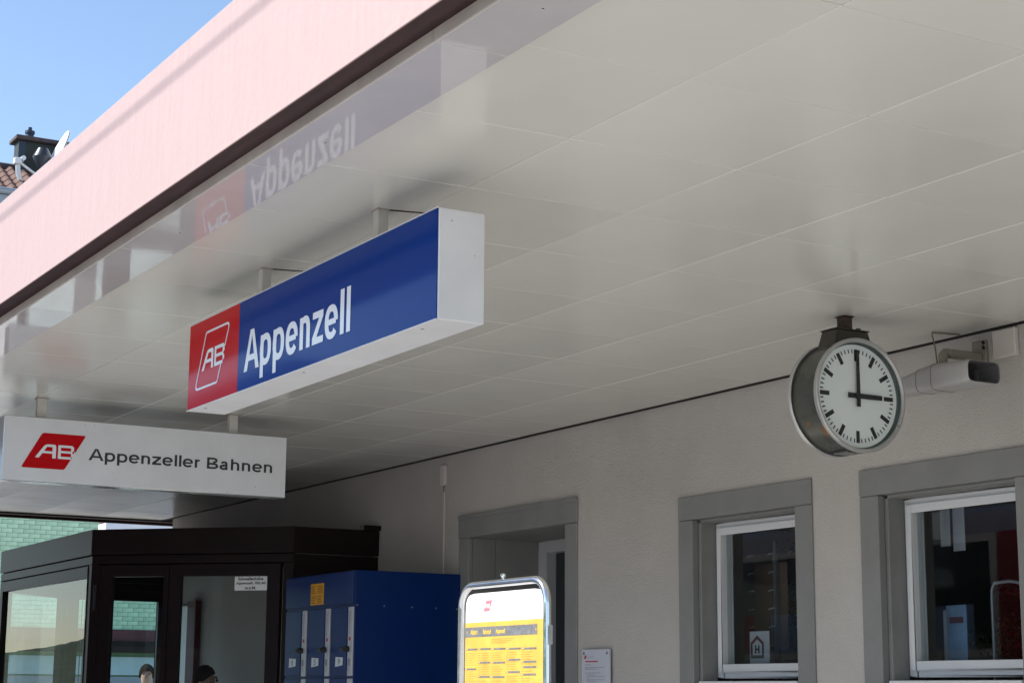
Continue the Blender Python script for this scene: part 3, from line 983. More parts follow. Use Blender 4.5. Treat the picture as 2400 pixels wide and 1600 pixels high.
class Flip(Frame):
    """mirrors the running direction so that lettering reads from outside"""
    pass
frt = Frame(fr1.o + fr1.a * L1, -fr1.a, fr1.b, fr1.c)
g = G(frt)
add_text(g, 'Schwellenh\u00f6he', 1.180, 1.378, 2.447, 2.470, -0.0235, weight=0.03)
add_text(g, 'Appenzell: 785.60', 1.166, 1.396, 2.413, 2.437, -0.0235, weight=0.03)
add_text(g, 'm.\u00fc.M.', 1.236, 1.322, 2.382, 2.403, -0.0235, weight=0.03)
g.build('notice_lettering', 'letter_dark', nt_)
fr2, L2 = sides[2]      # long front
w = (L2 - 0.155) / 2
leaf(fr2, 0.082, L2 - 0.077, 0.01, 0.03, 'front_light')
fr3, L3 = sides[3]
leaf(fr3, 0.082, L3 - 0.08, 0.05, 0.05, 'side_light')
fr4, L4 = sides[4]
leaf(fr4, 0.082, L4 - 0.08, 0.05, 0.05, 'side_light')
# inside the vestibule
G().box(-13.39, -12.955, 3.13, YW - .004, 0.9, 2.43).build('sunlit_strip_board', 'bright_white', bevel=0.004, label='white board standing in for a sunlit strip of wall inside the glazed vestibule', cat='light stand-in')  # added white board; its colour imitates sun on the end of the wall
G().box(-12.94, -12.73, 3.10, YW - .004, ZP, 2.46).build('wall_panel', 'maroon', bevel=0.003, label='maroon upright panel behind the glass door of the vestibule', cat='panel')
cl = G()
for off in (0, .02):
    cl.tube([(-12.9 + off, 2.1 + off, 2.52), (-12.9 + off, 2.1 + off, 2.1), (-12.91 + off, 2.1 + off, 1.7)], 0.004, 6)
cl.build('blind_cord', 'print_mid', label='thin double blind cord hanging inside the vestibule side window', cat='cord')

# ------------------------------------------------------------------ lockers
lk = thing('locker_cabinet', 'dark blue luggage locker cabinet with numbered doors beside the station door', 'lockers', (-8.28, 2.75, ZP))
LX0, LX1, LYF = -8.866, -7.733, 2.366
G().box(LX0, LX1, LYF, YW - .006, ZP, 2.4437).build('cabinet', 'locker', lk, bevel=0.004)
G().box(LX0 + .004, LX1 - .002, LYF - .014, LYF - .0005, 2.226, 2.438).build('header_panel', 'locker', lk, bevel=0.003)
cols = [(-8.850, -8.486), (-8.464, -8.094), (-8.072, -7.702 - .03)]
nums = ['1', '5', '9', '2', '6', '10']
for ri, (z0, z1) in enumerate(((1.760, 2.210), (1.300, 1.745), (0.84, 1.285))):
    for ci, (xa, xb) in enumerate(cols):
        dr = G().box(xa + .004, xb - .085, LYF - .016, LYF - .001, z0, z1 - .004).build('locker_door', 'locker', lk, bevel=0.003)
        st_ = G().box(xb - .076, xb - .006, LYF - .013, LYF - .001, z0 - .003, z1 - .006).build('lock_strip', 'locker_strip', lk, bevel=0.002)
        if ri > 1:
            continue
        zz = z0 + .17
        kb = G().lathe([(0.019, LYF - .0135), (0.021, LYF - .03), (0.016, LYF - .045)], (xb - .060, 0, zz), 'y', 18).build('knob', 'black', st_, smooth=True)
        G().box(xb - .120, xb - .056, LYF - .056, LYF - .034, zz - .011, zz + .011).build('knob_grip', 'black', kb, bevel=0.004)
        G().box(xb - .054, xb - .030, LYF - .0150, LYF - .0131, zz + .055, zz + .078).build('coin_slot', 'print_red', st_)
        G().box(xb - .062, xb - .034, LYF - .0150, LYF - .0131, zz - .105, zz - .062).build('display', 'print_mid', st_)
        sp = G()
        for q in range(5):
            sp.rect(xb - .062, xb - .030, z1 - .09 + q * .012, z1 - .086 + q * .012, LYF - .0142)
        for q in range(3):
            sp.rect(xb - .060, xb - .036, z0 + .03 + q * .012, z0 + .033 + q * .012, LYF - .0142)
        for q in range(6):
            sp.rect(xb - .056, xb - .044, z0 + .27 + q * .016, z0 + .277 + q * .016, LYF - .0142)
        sp.build('strip_print', 'print_mid', st_, kind='stuff')
        xa_ = xa + .085
        npl = G().flat([(xa_, z0 + .056), (xa_ + .118, z0 + .066), (xa_ + .122, z0 + .116), (xa_ + .004, z0 + .121)], LYF - .0175)
        npl = npl.build('number_plate', 'plate', dr)
        nb = nums[ri * 3 + ci]
        wd = .013 if nb == '1' else (.032 if len(nb) == 1 else .055)
        g = add_text(G(), nb, xa_ + .06 - wd / 2, xa_ + .06 + wd / 2, z0 + .070, z0 + .109, LYF - .0185, weight=0.0)
        g.build('number', 'letter_dark', npl)
lb = G().rect(-8.425, -8.204, 2.236, 2.380, LYF - .0150).build('info_label', 'label_yellow', lk)
g = G()
for c0 in (-8.415, -8.310):
    for q in range(11):
        if q in (5,):
            continue
        g.rect(c0, c0 + random.uniform(.05, .09), 2.246 + q * .0115, 2.2495 + q * .0115, LYF - .0158)
g.build('label_print', 'rust', lb)
for yy in (2.383, 2.579, 2.786, 2.966, 3.125):
    G().lathe([(0.006, LX1), (0.006, LX1 + .0015), (0.003, LX1 + .003)], (0, yy, 2.215 - (yy - 2.383) * .008), 'x', 10).build('rivet', 'steel', lk)

# ------------------------------------------------------------------ timetable stand
tt = thing('timetable_stand', 'chrome framed yellow departure timetable stand in the sun', 'timetable', (-1.975, 0.2, ZP))
YT = 0.2
tube = []
xl, xr, zt_, rc = -2.254, -1.696, 2.004, 0.075
tube.append((xl, YT, ZP + .02))
tube.append((xl, YT, zt_ - rc))
for k in range(1, 8):
    an = math.pi - k * math.pi / 16
    tube.append((xl + rc + rc * math.cos(an), YT, zt_ - rc + rc * math.sin(an)))
tube.append((xl + rc, YT, zt_))
tube.append((xr - rc, YT, zt_))
for k in range(1, 8):
    an = math.pi / 2 - k * math.pi / 16
    tube.append((xr - rc + rc * math.cos(an), YT, zt_ - rc + rc * math.sin(an)))
tube.append((xr, YT, zt_ - rc))
tube.append((xr, YT, ZP + .02))
G().tube(tube, 0.0130, 16).build('frame_tube', 'chrome', tt, smooth=True)
for xx in (xl, xr):
    G().lathe([(0.06, ZP + .001), (0.06, ZP + .012), (0.024, ZP + .02)], (xx, YT, 0), 'z', 24).build('foot', 'steel', tt)
G().lathe([(0.006, zt_ + .012), (0.006, zt_ + .018), (0.010, zt_ + .021), (0.010, zt_ + .027), (0.005, zt_ + .031)], (-1.976, YT, 0), 'z', 14).build('finial', 'chrome', tt, smooth=True)
G().box(xr + .0175, xr + .021, YT - .008, YT + .008, 1.80, 1.86).build('latch', 'chrome', tt, bevel=0.001)
bx0, bx1 = -2.231, -1.720
bd = G().prism(rounded([(bx0, .75), (bx1, .75), (bx1, 1.977), (bx0, 1.977)], [0, 0, .06, .06]), YT + .002, YT + .018, 'y').build('board', 'paper', tt)
hd = G().flat(rounded([(bx0 + .004, 1.882), (bx1 - .002, 1.882), (bx1 - .002, 1.975), (bx0 + .004, 1.975)], [0, 0, .055, .055]), YT + .0005).build('header_sheet', 'paper', tt)
lg = G().flat([(-2.105, 1.916), (-2.066, 1.916), (-2.047, 1.952), (-2.086, 1.952)], YT - .0005).build('emblem', 'pink_red', hd)
g = G()
ab_letters(g, -2.094, -2.076, -2.0735, -2.060, 1.9265, 1.9395, YT - .001)
g.build('emblem_letters', 'paper', lg)
add_text(G(), 'Appenzeller Bahnen', -2.037, -1.838, 1.9235, 1.9365, YT - .0005, weight=0.0).build('header_lettering', 'print_grey', hd)
ys = G().rect(bx0 + .001, bx1 - .001, .78, 1.8815, YT + .0005).build('timetable_sheet', 'yellow', tt)
g = G().rect(-2.231, -1.757, 1.834, 1.866, YT - .0002).build('title_bar', 'tt_grey', ys)
t_ = G()
add_text(t_, 'Abfahrt', -2.190, -2.143, 1.842, 1.858, YT - .0008, weight=0.02)
add_text(t_, 'Bahnhof', -2.104, -2.051, 1.842, 1.858, YT - .0008, weight=0.02)
add_text(t_, 'Appenzell', -2.020, -1.959, 1.838, 1.858, YT - .0008, weight=0.02)
add_text(t_, 'A', -2.219, -2.211, 1.846, 1.856, YT - .0008)
add_text(t_, '\u2022', -1.766, -1.762, 1.846, 1.854, YT - .0008)
t_.build('title_lettering', 'yellow_lt', g, kind='stuff')
bars = [(-2.224, -2.144, 1.794), (-2.136, -2.054, 1.794), (-2.045, -1.956, 1.793), (-1.946, -1.858, 1.792), (-1.852, -1.761, 1.791),
        (-2.138, -2.058, 1.750), (-2.048, -1.959, 1.749), (-1.949, -1.861, 1.757), (-1.854, -1.762, 1.750), (-1.854, -1.762, 1.733),
        (-2.228, -2.151, 1.729), (-1.951, -1.864, 1.718), (-1.855, -1.763, 1.710), (-2.142, -2.06, 1.704), (-2.051, -1.962, 1.703)]
g = G()
tx = G()
for a, b, z in bars:
    g.rect(a, b, z - .003, z + .003, YT - .0003)
    tx.rect(a + .004, a + .014, z - .0016, z + .0016, YT - .0008)
g.build('hour_bars', 'tt_grey', ys)
tx.build('bar_print', 'yellow_lt', ys)
g = G()
for (ca, cb) in ((-2.224, -2.148), (-2.136, -2.058), (-2.046, -1.960), (-1.948, -1.862), (-1.854, -1.764)):
    z = 1.78
    while z > 1.0:
        if all(abs(z - q[2]) > .007 for q in bars if abs(q[0] - ca) < .03):
            g.rect(ca, ca + .014, z, z + .0012, YT - .0003)
            g.rect(ca + .02, ca + .02 + random.uniform(.03, .055), z, z + .0012, YT - .0003)
        z -= .0075
for q in range(3):
    g.rect(-2.05, -2.05 + random.uniform(.1, .2), 1.812 + q * .006, 1.8132 + q * .006, YT - .0003)
g.build('timetable_print', 'tt_line', ys)

# ------------------------------------------------------------------ wall notice
wn = thing('wall_notice', 'small white printed notice screwed to the wall right of the door', 'notice', (-6.01, YW, 1.7))
G().box(-6.163, -5.858, 3.138, 3.146, 1.45, 1.912).build('sheet', 'paper_dim', wn)
for xx in (-6.14, -5.885):
    for zz in (1.889, 1.475):
        G().lathe([(0.0085, 3.1375), (0.0085, 3.134), (0.004, 3.1325)], (xx, 0, zz), 'y', 14).build('screw', 'print_mid', wn)
        G().tube([(xx, 3.146, zz), (xx, YW - .001, zz)], 0.006, 8).build('spacer', 'steel', wn)
g = G().flat([(-6.138, 1.857), (-6.118, 1.857), (-6.108, 1.878), (-6.128, 1.878)], 3.1372).build('emblem', 'print_red', wn)
tx = G()
add_text(tx, 'Appenzeller Bahnen', -6.102, -6.028, 1.864, 1.872, 3.1372)
for zz, l, r_ in ((1.823, -6.125, -6.058), (1.806, -6.125, -5.906), (1.797, -6.125, -5.995), (1.775, -6.125, -5.955), (1.765, -6.108, -6.02), (1.755, -6.108, -5.912),
                  (1.746, -6.108, -6.08), (1.735, -6.108, -5.912), (1.727, -6.108, -6.005), (1.716, -6.108, -5.99), (1.705, -6.108, -5.91), (1.695, -6.108, -6.02), (1.686, -6.108, -6.02), (1.675, -6.108, -5.93), (1.665, -6.108, -5.95), (1.645, -6.125, -5.92)):
    xx = l
    while xx < r_:
        wd = random.uniform(.008, .026)
        tx.rect(xx, min(xx + wd, r_), zz - .0016, zz + .0016, 3.1372)
        xx += wd + .004
tx.build('text_lines', 'print_mid', wn)
G().rect(-6.125, -5.985, 1.838, 1.845, 3.1372).build('headline', 'print_red', wn)

# ------------------------------------------------------------------ things behind the windows
hc = thing('house_card', 'white card with black house outline and letter H standing in the left window', 'card', (-4.83, 3.45, 1.80))
G().box(-4.918, -4.745, 3.448, 3.452, 1.80, 1.996).build('card', 'card', hc)
hp = [(-4.910, 1.850), (-4.793, 1.850), (-4.793, 1.935), (-4.8515, 1.975), (-4.910, 1.935)]
hi_ = [(-4.893, 1.867), (-4.810, 1.867), (-4.810, 1.926), (-4.8515, 1.953), (-4.893, 1.926)]
g = G()
for k in range(5):
    k2 = (k + 1) % 5
    if k in (2, 3):
        continue
    g.flat([hp[k], hp[k2], hi_[k2], hi_[k]], 3.4475)
g.build('house_outline', 'letter_dark', hc)
g = G()
for k in (2, 3):
    k2 = (k + 1) % 5
    g.flat([hp[k], hp[k2], hi_[k2], hi_[k]], 3.4475)
g.build('house_roofline', 'maroon', hc)
add_text(G(), 'H', -4.872, -4.831, 1.876, 1.921, 3.4472, weight=0.05).build('letter', 'letter_dark', hc)
rk = thing('leaflet_rack', 'slim upright leaflet rack with bright clips inside the left window', 'rack', (-4.9, 3.62, 1.8))
G().box(-4.893, -4.868, 3.60, 3.625, 0.42, 2.50).build('upright', 'steel', rk)
for k in range(6):
    z = 2.427 - k * 0.1005
    for off in (0, -0.185):
        if off and k == 5:
            continue
        c_ = G().tube([(-4.925 + off, 3.592, z - .004), (-4.905 + off, 3.585, z), (-4.87 + off, 3.585, z + .003)], 0.0045, 8)
        c_.build('clip', 'clip', rk, smooth=True)
G().box(-5.10, -4.80, 3.626, 3.632, 1.9, 2.38).build('back_board', 'wood', rk)
def bunch(name, label, cx, cy, cz, n_, sx, sz, mats, cat='flowers', sy=.08):
    t = thing(name, label, cat, (cx, cy, cz))
    for mi, mname in enumerate(mats):
        g_ = G()
        for k in range(n_):
            px_, py_, pz_ = cx + random.gauss(0, sx), cy + random.gauss(0, sy), cz + abs(random.gauss(0, sz))
            s_ = random.uniform(.006, .017)
            a = Vector((random.uniform(-1, 1), random.uniform(-1, 1), random.uniform(-1, 1))).normalized() * s_
            b = Vector((random.uniform(-1, 1), random.uniform(-1, 1), random.uniform(-1, 1))).normalized() * s_
            c = Vector((px_, py_, pz_))
            g_.quad(c - a, c - b, c + a, c + b)
        o = g_.build('petals' if mi == 0 else 'leaves', mname, t, kind='stuff')
    G().lathe([(.05, cz - .12), (.07, cz + .0), (.065, cz + .0)], (cx, cy, 0), 'z', 16).build('pot', 'wood', t)
    return t
bunch('flower_pot', 'dark red flowers low in the middle of the left window', -4.80, 4.05, 1.93, 500, .075, .12, ['flower', 'leaf'])
bunch('flower_pot', 'dark red flower bunch on the left side of the left window', -5.25, 4.05, 2.04, 350, .055, .10, ['flower', 'leaf'])
bunch('flower_pot', 'red and green potted flowers low in the right window', -3.35, 4.10, 1.88, 600, .10, .10, ['flower', 'leaf'])
bunch('flower_pot', 'yellow and green pot plant low in the right window', -3.60, 4.10, 1.86, 400, .06, .07, ['amber', 'leaf'])
bunch('flower_garland', 'dark red flower garland at half height of the right window', -3.62, 4.40, 2.18, 350, .14, .05, ['flower', 'leaf'])
bunch('hanging_plant', 'yellow autumn leaves at the top of the left window', -5.12, 4.05, 2.46, 260, .045, .07, ['amber', 'leaf'], 'plant')
br = thing('brochure_stand', 'pale blue brochures standing low in the right window', 'brochures', (-3.41, 3.55, 1.8))
G().box(-3.506, -3.44, 3.552, 3.556, 1.80, 2.066).build('brochure', 'plate', br)
G().box(-3.46, -3.325, 3.530, 3.536, 1.80, 2.086).build('brochure', 'blue_print', br)
G().rect(-3.44, -3.345, 2.0, 2.03, 3.529).build('brochure_print', 'maroon', br)
hn = thing('hanging_leaflet', 'two narrow white leaflets hanging at the top of the right window', 'leaflet', (-3.43, 3.56, 2.4))
G().box(-3.512, -3.445, 3.56, 3.562, 2.376, 2.60).build('sheet', 'plate', hn)
G().box(-3.440, -3.360, 3.575, 3.577, 2.350, 2.60).build('sheet', 'paper_dim', hn)
G().tube([(-3.22, 3.60, 1.6), (-3.22, 3.60, 2.15), (-3.20, 3.60, 2.185), (-3.10, 3.60, 2.19), (-3.04, 3.60, 2.18), (-3.02, 3.60, 2.15), (-3.02, 3.60, 1.6)], 0.008, 8).build(
    'display_hoop', 'zinc', label='thin metal display hoop inside the right window', cat='display hoop', smooth=True)
G().box(-5.9, -1.1, 3.46, 4.0, 1.66, 1.70).build('window_counter', 'wood', label='dark counter shelf running behind both station windows', cat='shelf')

# ------------------------------------------------------------------ green house across the square
GX = -40.0
gh = thing('green_house', 'green glazed brick house with red pantiled roof beyond the far end of the canopy', 'house', (GX - 3, 9, 0))
HY0, HY1, HZ1 = 1.0, 18.0, 13.55
hw_ = G().box(GX - 8, GX - 0.03, HY0, HY1, 0, HZ1 - .1).build('wall', 'mortar', gh)
BW, BH = 0.2650, 0.1050
bmesh_ = G().box(0, .012, .004, BW - .004, .004, BH - .004).mesh('brick', 'brick', bevel=0.002)
rest = G()
row = 0
z = 3.10
while z < 13.2:
    off = (row % 2) * BW / 2
    y = 2.0 + off
    while y < 17.6:
        near = (z > 4.95 and z < 5.95 and 7.9 < y < 10.9) or (3.10 <= z < 3.75 and 10.6 < y < 12.6)
        if near:
            link('brick', bmesh_, hw_, (GX - .03, y, z))
        else:
            rest.box(GX - .03, GX - .018, y + .004, y + BW - .004, z + .004, z + BH - .004)
        y += BW
    z += BH
    row += 1
rest.build('brickwork', 'brick', hw_, kind='stuff')
G().box(GX - .03, GX + .10, 2, 17.8, 2.82, 3.095).build('shop_cornice', 'maroon', gh)
G().box(GX - .03, GX + .35, 2, 17.8, 2.55, 2.80).build('awning_box', 'brown', gh)
G().box(GX - .03, GX + .06, 2, 17.8, 2.02, 2.45).build('shop_fascia', 'cyan', gh)
G().box(GX - .03, GX + .05, 2, 17.8, 0.3, 1.98).build('shop_front', 'zinc', gh)
for yy in (8.0, 10.2, 12.9, 15.3):
    G().box(GX + .0505, GX + .06, yy, yy + 1.2, 0.6, 1.8).build('shop_window', 'train_glass', gh)
G().tube([(GX + .04, 10.68, 3.1), (GX + .04, 10.68, 13.3)], 0.05, 8).build('downpipe', 'zinc', gh)
# roof of wavy tiles, rows overlapping like steps
RX0, RZ0, SL = GX + 0.25, 13.56, math.tan(R(30))
rows_n = 6
rw = G()
tile_w, run = 0.30, 0.31
TM = G()
nseg = 8
vs, fs = [], []
for j, (dx, dz) in enumerate(((0.0, -0.02), (0.0, 0.045), (-run * 1.12, run * 1.12 * SL + 0.02))):
    for k in range(nseg + 1):
        t = k / nseg
        wv = 0.05 * math.sin(2 * math.pi * t)
        vs.append((dx, t * tile_w, dz + wv))
for j in range(2):
    for k in range(nseg):
        a = j * (nseg + 1) + k
        fs.append((a, a + 1, a + nseg + 2, a + nseg + 1))
TM.add(vs, fs)
tile_me = TM.mesh('roof_tile', 'tile', smooth=False)
rf = G().add([(RX0, HY0, RZ0 - .05), (RX0, HY1, RZ0 - .05), (RX0 - 1.9, HY1, RZ0 + 1.9 * SL - .05), (RX0 - 1.9, HY0, RZ0 + 1.9 * SL - .05),
              (RX0 - 8, HY1, RZ0 - .6), (RX0 - 8, HY0, RZ0 - .6)], [(0, 1, 2, 3), (3, 2, 4, 5)]).build('roof', 'slate', gh)
for i in range(rows_n):
    y = HY0
    while y < HY1:
        if 6.5 < y < 11.5:
            link('roof_tile', tile_me, rf, (RX0 - i * run, y, RZ0 + i * run * SL))
        y += tile_w
restt = G()
for i in range(rows_n):
    y = HY0
    while y < HY1:
        if not (6.5 < y < 11.5):
            restt.add([(v[0] + RX0 - i * run, v[1] + y, v[2] + RZ0 + i * run * SL) for v in vs], fs)
        y += tile_w
restt.build('roof_tiling', 'tile', rf, kind='stuff')
rgx, rgz = RX0 - 1.9, RZ0 + 1.9 * SL
G().tube([(rgx, HY0, rgz), (rgx, HY1, rgz)], 0.11, 10).build('ridge_tiles', 'capstone', rf, smooth=True)
G().tube([(RX0 + .09, HY0, RZ0 - .06), (RX0 + .09, HY1, RZ0 - .06)], 0.085, 10).build('gutter', 'zinc', rf, smooth=True)
G().box(GX - .05, RX0 + .05, HY0, HY1, RZ0 - .75, RZ0 - .15).build('eaves_board', 'zinc', gh)
# chimney on the ridge
cxm = rgx
ch = G().box(cxm - .22, cxm + .22, 8.43, 9.75, rgz - .5, 15.36).build('chimney', 'slate', rf, bevel=0.01)
G().box(cxm + .2205, cxm + .235, 8.43, 8.60, rgz - .2, 15.33).build('corner_flashing', 'pot', ch)
G().box(cxm - .36, cxm + .36, 8.33, 9.86, 15.362, 15.47).build('chimney_cap', 'capstone', ch, bevel=0.015)
G().lathe([(.115, 15.471), (.10, 15.62), (.125, 15.63), (.125, 15.70), (.05, 15.705), (.05, 15.80)], (cxm, 8.75, 0), 'z', 18).build('chimney_pot', 'pot', ch, smooth=True)

vx = GX - 0.75
rv = thing('roof_vent', 'dark double cone roof vent in front of the chimney', 'vent', (vx, 8.86, 14.0))
G().lathe([(.13, 15.02), (.245, 14.79), (.245, 14.775), (.05, 14.47), (.035, 14.47)], (vx, 8.87, 0), 'z', 24).build('cowl', 'vent', rv, smooth=True)
G().lathe([(.03, 14.468), (.03, 13.95)], (vx, 8.87, 0), 'z', 12).build('pipe', 'dish', rv, smooth=True)
dx_ = GX - 0.6
sd = thing('satellite_dish', 'white satellite dish and feed arm on the tiled roof', 'satellite dish', (dx_, 9.2, 14.0))
frd = Frame((dx_, 9.28, 14.90), Vector((1, 0, 0)), Vector((0, .35, .94)).normalized(), Vector((0, -.94, .35)).normalized())
dv, df = [], []
nr, na = 5, 28
for j in range(nr + 1):
    rr = .62 * j / nr
    for k in range(na):
        an = 2 * math.pi * k / na
        dv.append((rr * math.cos(an), rr * math.sin(an), .28 * (rr / .62) ** 2 * .35))
for j in range(nr):
    for k in range(na):
        k2 = (k + 1) % na
        df.append((j * na + k, j * na + k2, (j + 1) * na + k2, (j + 1) * na + k))
dshm = G(frd).add(dv, df)
dshm.add([(a, b, c - .02) for a, b, c in dv], df)
dshm.build('reflector', 'dish', sd, smooth=True)
G().tube([(dx_, 9.25, 14.35), (dx_ + .05, 8.65, 14.28), (dx_ + .1, 8.25, 14.50)], 0.035, 8).build('feed_arm', 'dish', sd)
G().box(dx_ + .04, dx_ + .2, 8.10, 8.27, 14.44, 14.60).build('feed_box', 'dish', sd, bevel=0.01)
G().lathe([(.06, dx_ + .02), (.06, dx_ + .22)], (0, 8.31, 14.60), 'x', 14).build('feed_horn', 'dish', sd, smooth=True)
for k in range(3):
    G().tube([(dx_ + .1, 8.17 + k * .035, 14.44), (dx_ + .1, 8.19 + k * .035, 14.2), (dx_ + .1, 8.27 + k * .03, 14.02), (dx_ + .1, 8.30 + k * .02, 13.86), (dx_ + .1, 8.25 + k * .02, 13.6)], 0.026, 7).build('cable', 'dish', sd, smooth=True)
G().tube([(dx_ - .1, 9.32, 13.9), (dx_ - .1, 9.32, 14.95)], 0.04, 8).build('mast', 'zinc', sd)

# white flat roofed kiosk beyond the canopy end
wk = thing('flat_roof_kiosk', 'white flat roofed shelter with maroon beam beyond the vestibule', 'shelter', (-22.4, 6.5, 0))
G().box(-22.35, -22.0, 5.12, 9.5, 3.55, 3.985).build('roof_slab', 'white', wk)
G().box(-22.3, -22.05, 5.12, 9.5, 3.987, 4.06).build('beam', 'maroon', wk)
for yy in (5.55, 6.0, 6.9):
    G().box(-22.02, -21.98, yy, yy + .15, 3.986, 4.03).build('bracket', 'white', wk)
for xx, yy in ((-22.18, 9.3), (-22.18, 7.2)):
    G().box(xx - .07, xx + .07, yy - .07, yy + .07, 0, 3.55).build('column', 'white', wk)

# overhead wire: out of the picture, its shadow runs along the fascia
A = Vector((-4.584, -.862, 3.666))
B = Vector((-1.546, -.862, 3.648))
dw = (B - A).normalized()
a, b = A - dw * 25 + to_sun * 3.6, B + dw * 25 + to_sun * 3.6
wire = G().tube([a, (a + b) / 2, b], 0.0055, 8).build('overhead_wire', 'steel', label='thin overhead wire running above the track beside the canopy', cat='wire')

# ------------------------------------------------------------------ people beyond and inside the vestibule
def person(name, label, x, y, z, h, face, top, legs='trousers'):
    """standing figure: skin-modifier body in one mesh, hair as a child"""
    s = h / 1.75
    J = {'pel': (0, 0, .95), 'spi': (0, .01, 1.15), 'che': (0, .02, 1.36), 'nec': (0, .01, 1.49), 'jaw': (0, -.02, 1.56), 'hed': (0, -.005, 1.645), 'crn': (0, .01, 1.70)}
    E_ = [('pel', 'spi'), ('spi', 'che'), ('che', 'nec'), ('nec', 'jaw'), ('jaw', 'hed'), ('hed', 'crn')]
    Rr = {'pel': (.155, .115), 'spi': (.14, .105), 'che': (.165, .115), 'nec': (.055, .06), 'jaw': (.062, .075), 'hed': (.078, .098), 'crn': (.055, .07)}
    for sd_, q in ((-1, 'l'), (1, 'r')):
        J.update({q + 'sho': (.17 * sd_, .02, 1.42), q + 'elb': (.25 * sd_, .03, 1.13), q + 'wri': (.27 * sd_, -.05, .89), q + 'han': (.27 * sd_, -.08, .80),
                  q + 'hip': (.09 * sd_, 0, .90), q + 'kne': (.10 * sd_, -.01, .50), q + 'ank': (.10 * sd_, .02, .09), q + 'toe': (.11 * sd_, -.14, .04)})
        E_ += [('che', q + 'sho'), (q + 'sho', q + 'elb'), (q + 'elb', q + 'wri'), (q + 'wri', q + 'han'), ('pel', q + 'hip'), (q + 'hip', q + 'kne'), (q + 'kne', q + 'ank'), (q + 'ank', q + 'toe')]
        Rr.update({q + 'sho': (.062, .065), q + 'elb': (.047, .047), q + 'wri': (.032, .03), q + 'han': (.035, .022), q + 'hip': (.095, .10), q + 'kne': (.062, .066), q + 'ank': (.04, .045), q + 'toe': (.04, .03)})
        for fi in range(5):
            nm = q + 'f%d' % fi
            if fi == 4:
                J[nm] = (.245 * sd_, -.115, .80)
            else:
                J[nm] = (.27 * sd_ + (.0), -.115 + fi * .019, .715 + (.012 if fi in (0, 3) else 0))
            E_.append((q + 'han', nm))
            Rr[nm] = (.009, .009)
    keys = list(J)
    me = bpy.data.meshes.new(name)
    me.from_pydata([Vector(J[k]) * s for k in keys], [(keys.index(a_), keys.index(b_)) for a_, b_ in E_], [])
    tmp = bpy.data.objects.new(name, me)
    COL.objects.link(tmp)
    sk_ = tmp.modifiers.new('skin', 'SKIN')
    sk_.use_smooth_shade = True
    for i, k in enumerate(keys):
        v = me.skin_vertices[0].data[i]
        v.radius = (Rr[k][0] * s, Rr[k][1] * s)
        v.use_root = (k == 'pel')
    sb = tmp.modifiers.new('sub', 'SUBSURF')
    sb.levels = sb.render_levels = 2
    bpy.context.view_layer.update()
    me2 = bpy.data.meshes.new_from_object(tmp.evaluated_get(bpy.context.evaluated_depsgraph_get()))
    bpy.data.objects.remove(tmp)
    for mm in ('skin', top, legs, 'black'):
        me2.materials.append(M[mm])
    for p in me2.polygons:
        c = p.center / s
        p.use_smooth = True
        p.material_index = 0 if (c.z > 1.475 or (abs(c.x) > .2 and c.z < .88)) else (1 if c.z > .93 or abs(c.x) > .2 else (2 if c.z > .10 else 3))
    # hair cap with a slightly uneven outline
    hv, hf = [], []
    nu, nv = 22, 10
    for j in range(nv + 1):
        th = math.pi * .62 * j / nv
        for k in range(nu):
            ph = 2 * math.pi * k / nu
            fr_ = max(0, -math.sin(ph))         # the face looks along -y
            t2 = th * (1 - .38 * fr_)
            rr = 1 + random.uniform(-.025, .03)
            hv.append((.090 * math.sin(t2) * math.cos(ph) * rr * s, (.012 + .112 * math.sin(t2) * math.sin(ph) * rr) * s, (1.645 + .118 * math.cos(t2) * rr) * s))
    for j in range(nv):
        for k in range(nu):
            k2 = (k + 1) % nu
            hf.append((j * nu + k, j * nu + k2, (j + 1) * nu + k2, (j + 1) * nu + k))
    hm = G().add(hv, hf).mesh('hair', 'hair', smooth=True)
    fm = G()
    for sx in (-.032, .032):
        fm.lathe([(.001, -.106 * s), (.010 * s, -.102 * s), (.011 * s, -.096 * s)], (sx * s, 0, 1.645 * s), 'y', 8, closed=False)
    fm.add([(a_ * s, b_ * s, c_ * s) for a_, b_, c_ in ((-.012, -.10, 1.60), (.012, -.10, 1.60), (0, -.124, 1.605), (0, -.104, 1.648))], [(0, 1, 2), (0, 2, 3), (1, 3, 2)])
    rot = Matrix.Rotation(face, 4, 'Z')
    for mm in (me2, hm):
        mm.transform(rot)
    o = link(name, me2, None, (x, y, z), label, 'person')
    h_ = link('hair', hm, o, (x, y, z))
    fmm = fm.mesh('face_features', 'black', smooth=True)
    fmm.transform(Matrix.Scale(1.0, 4))
    fmm.transform(rot)
    link('eyes', fmm, o, (x, y, z))
    return o


person('person', 'person with short dark hair in a grey jacket seen through the vestibule side glass', -17.0, 4.12, .20, 1.74, R(70), 'jacket')
person('person', 'dark haired person in a brown coat waiting behind the glass door of the vestibule', -11.75, 2.86, ZP, 1.51, R(150), 'coat')

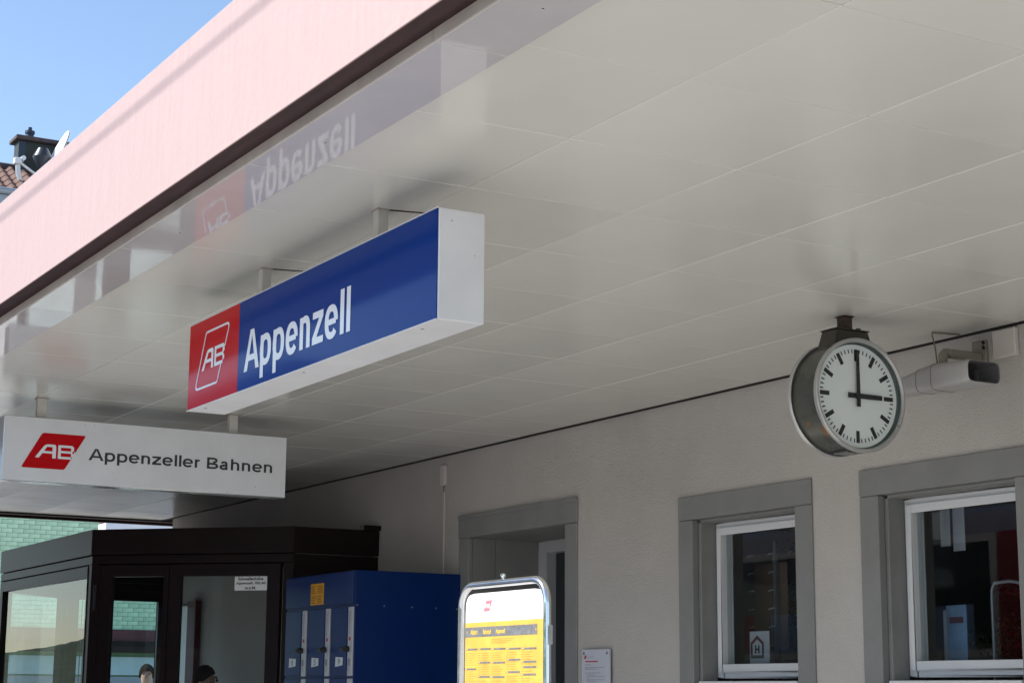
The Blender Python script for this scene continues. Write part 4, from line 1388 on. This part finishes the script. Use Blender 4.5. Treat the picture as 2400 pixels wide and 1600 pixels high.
# ------------------------------------------------------------------ track side, out of view: shading carriage, rest seen only in reflections
tr = thing('shade_carriage', 'unseen red and cream railway carriage added beside the platform to shade its far end', 'train', (-12.2, -3.1, 0))  # unseen carriage, placed and shortened to shade the far platform and fill reflections
TY = -1.72
sec = rounded([(TY - 2.75, .75), (TY - .05, .75), (TY, 3.2), (TY - .35, 3.75), (TY - 2.45, 3.75), (TY - 2.8, 3.2)], .12)
G().prism(sec, -17.0, -7.4, 'x').build('body', 'train_grey', tr)
G().box(-16.9, -7.5, TY - .06, TY + .003, 0.85, 1.75).build('lower_band', 'train_red', tr)
for k in range(4):
    xx = -16.55 + k * 2.3
    wf_ = G().box(xx - .07, xx + 1.67, TY - .04, TY + .003, 1.98, 3.02).build('window', 'train_cream', tr, bevel=0.01)
    G().box(xx, xx + 1.6, TY - .03, TY + .006, 2.05, 2.95).build('pane', 'train_glass', wf_)
    G().box(xx + .2, xx + .65, TY + .0065, TY + .008, 2.05, 2.42).build('seat_back', 'train_red', wf_)
    G().box(xx + .95, xx + 1.4, TY + .0065, TY + .008, 2.05, 2.42).build('seat_back', 'blue_print', wf_)
    G().box(xx + 1.70, xx + 2.2, TY - .04, TY + .004, 1.78, 3.02).build('pillar_panel', 'train_red', tr)
for xx in (-15.2, -9.2):
    G().lathe([(.42, TY - .3), (.42, TY - 2.5)], (xx, 0, .46), 'y', 24).build('wheelset', 'steel', tr)
for yy in (TY - .6, TY - 2.2):
    G().box(-60, 30, yy - .035, yy + .035, .004, .06).build('rail', 'steel', kind=None, label='steel rail of the track in front of the platform, %s one' % ('near' if yy > -3 else 'far'), cat='rail')
oh = thing('opposite_house', 'pale house with dark tiled roof on the far side of the track', 'house', (-42, -24, 0))
G().box(-62, -30, -34, -22, 0, 8.5).build('wall', 'shingle', oh)
G().prism([(-35, 8.5), (-21, 8.5), (-28, 12.5)], -63, -29, 'x').build('roof', 'tile', oh)
for i in range(7):
    for zz in (1.2, 5.0):
        xx = -60 + i * 4.3
        wn_ = G().box(xx, xx + 1.3, -21.995, -21.95, zz, zz + 1.8).build('window', 'train_glass', oh)
        G().box(xx - .5, xx - .05, -21.99, -21.93, zz, zz + 1.8).build('shutter', 'maroon', wn_)

# wooded slope behind the track side, met only in reflections
hg, hf_ = [], []
nx, ny = 60, 14
for j in range(ny + 1):
    for i in range(nx + 1):
        xx = -320 + i * 9.0
        t = j / ny
        hg.append((xx, -48 - t * 130, -0.5 + 16 * (1 - (1 - t) ** 2) * (0.8 + 0.2 * math.sin(xx * .021 + 1)) + random.uniform(0, 3.5) * min(1, t * 4)))
for j in range(ny):
    for i in range(nx):
        a_ = j * (nx + 1) + i
        hf_.append((a_, a_ + 1, a_ + nx + 2, a_ + nx + 1))
G().add(hg, hf_).build('hillside', 'hill', kind='structure', smooth=True)
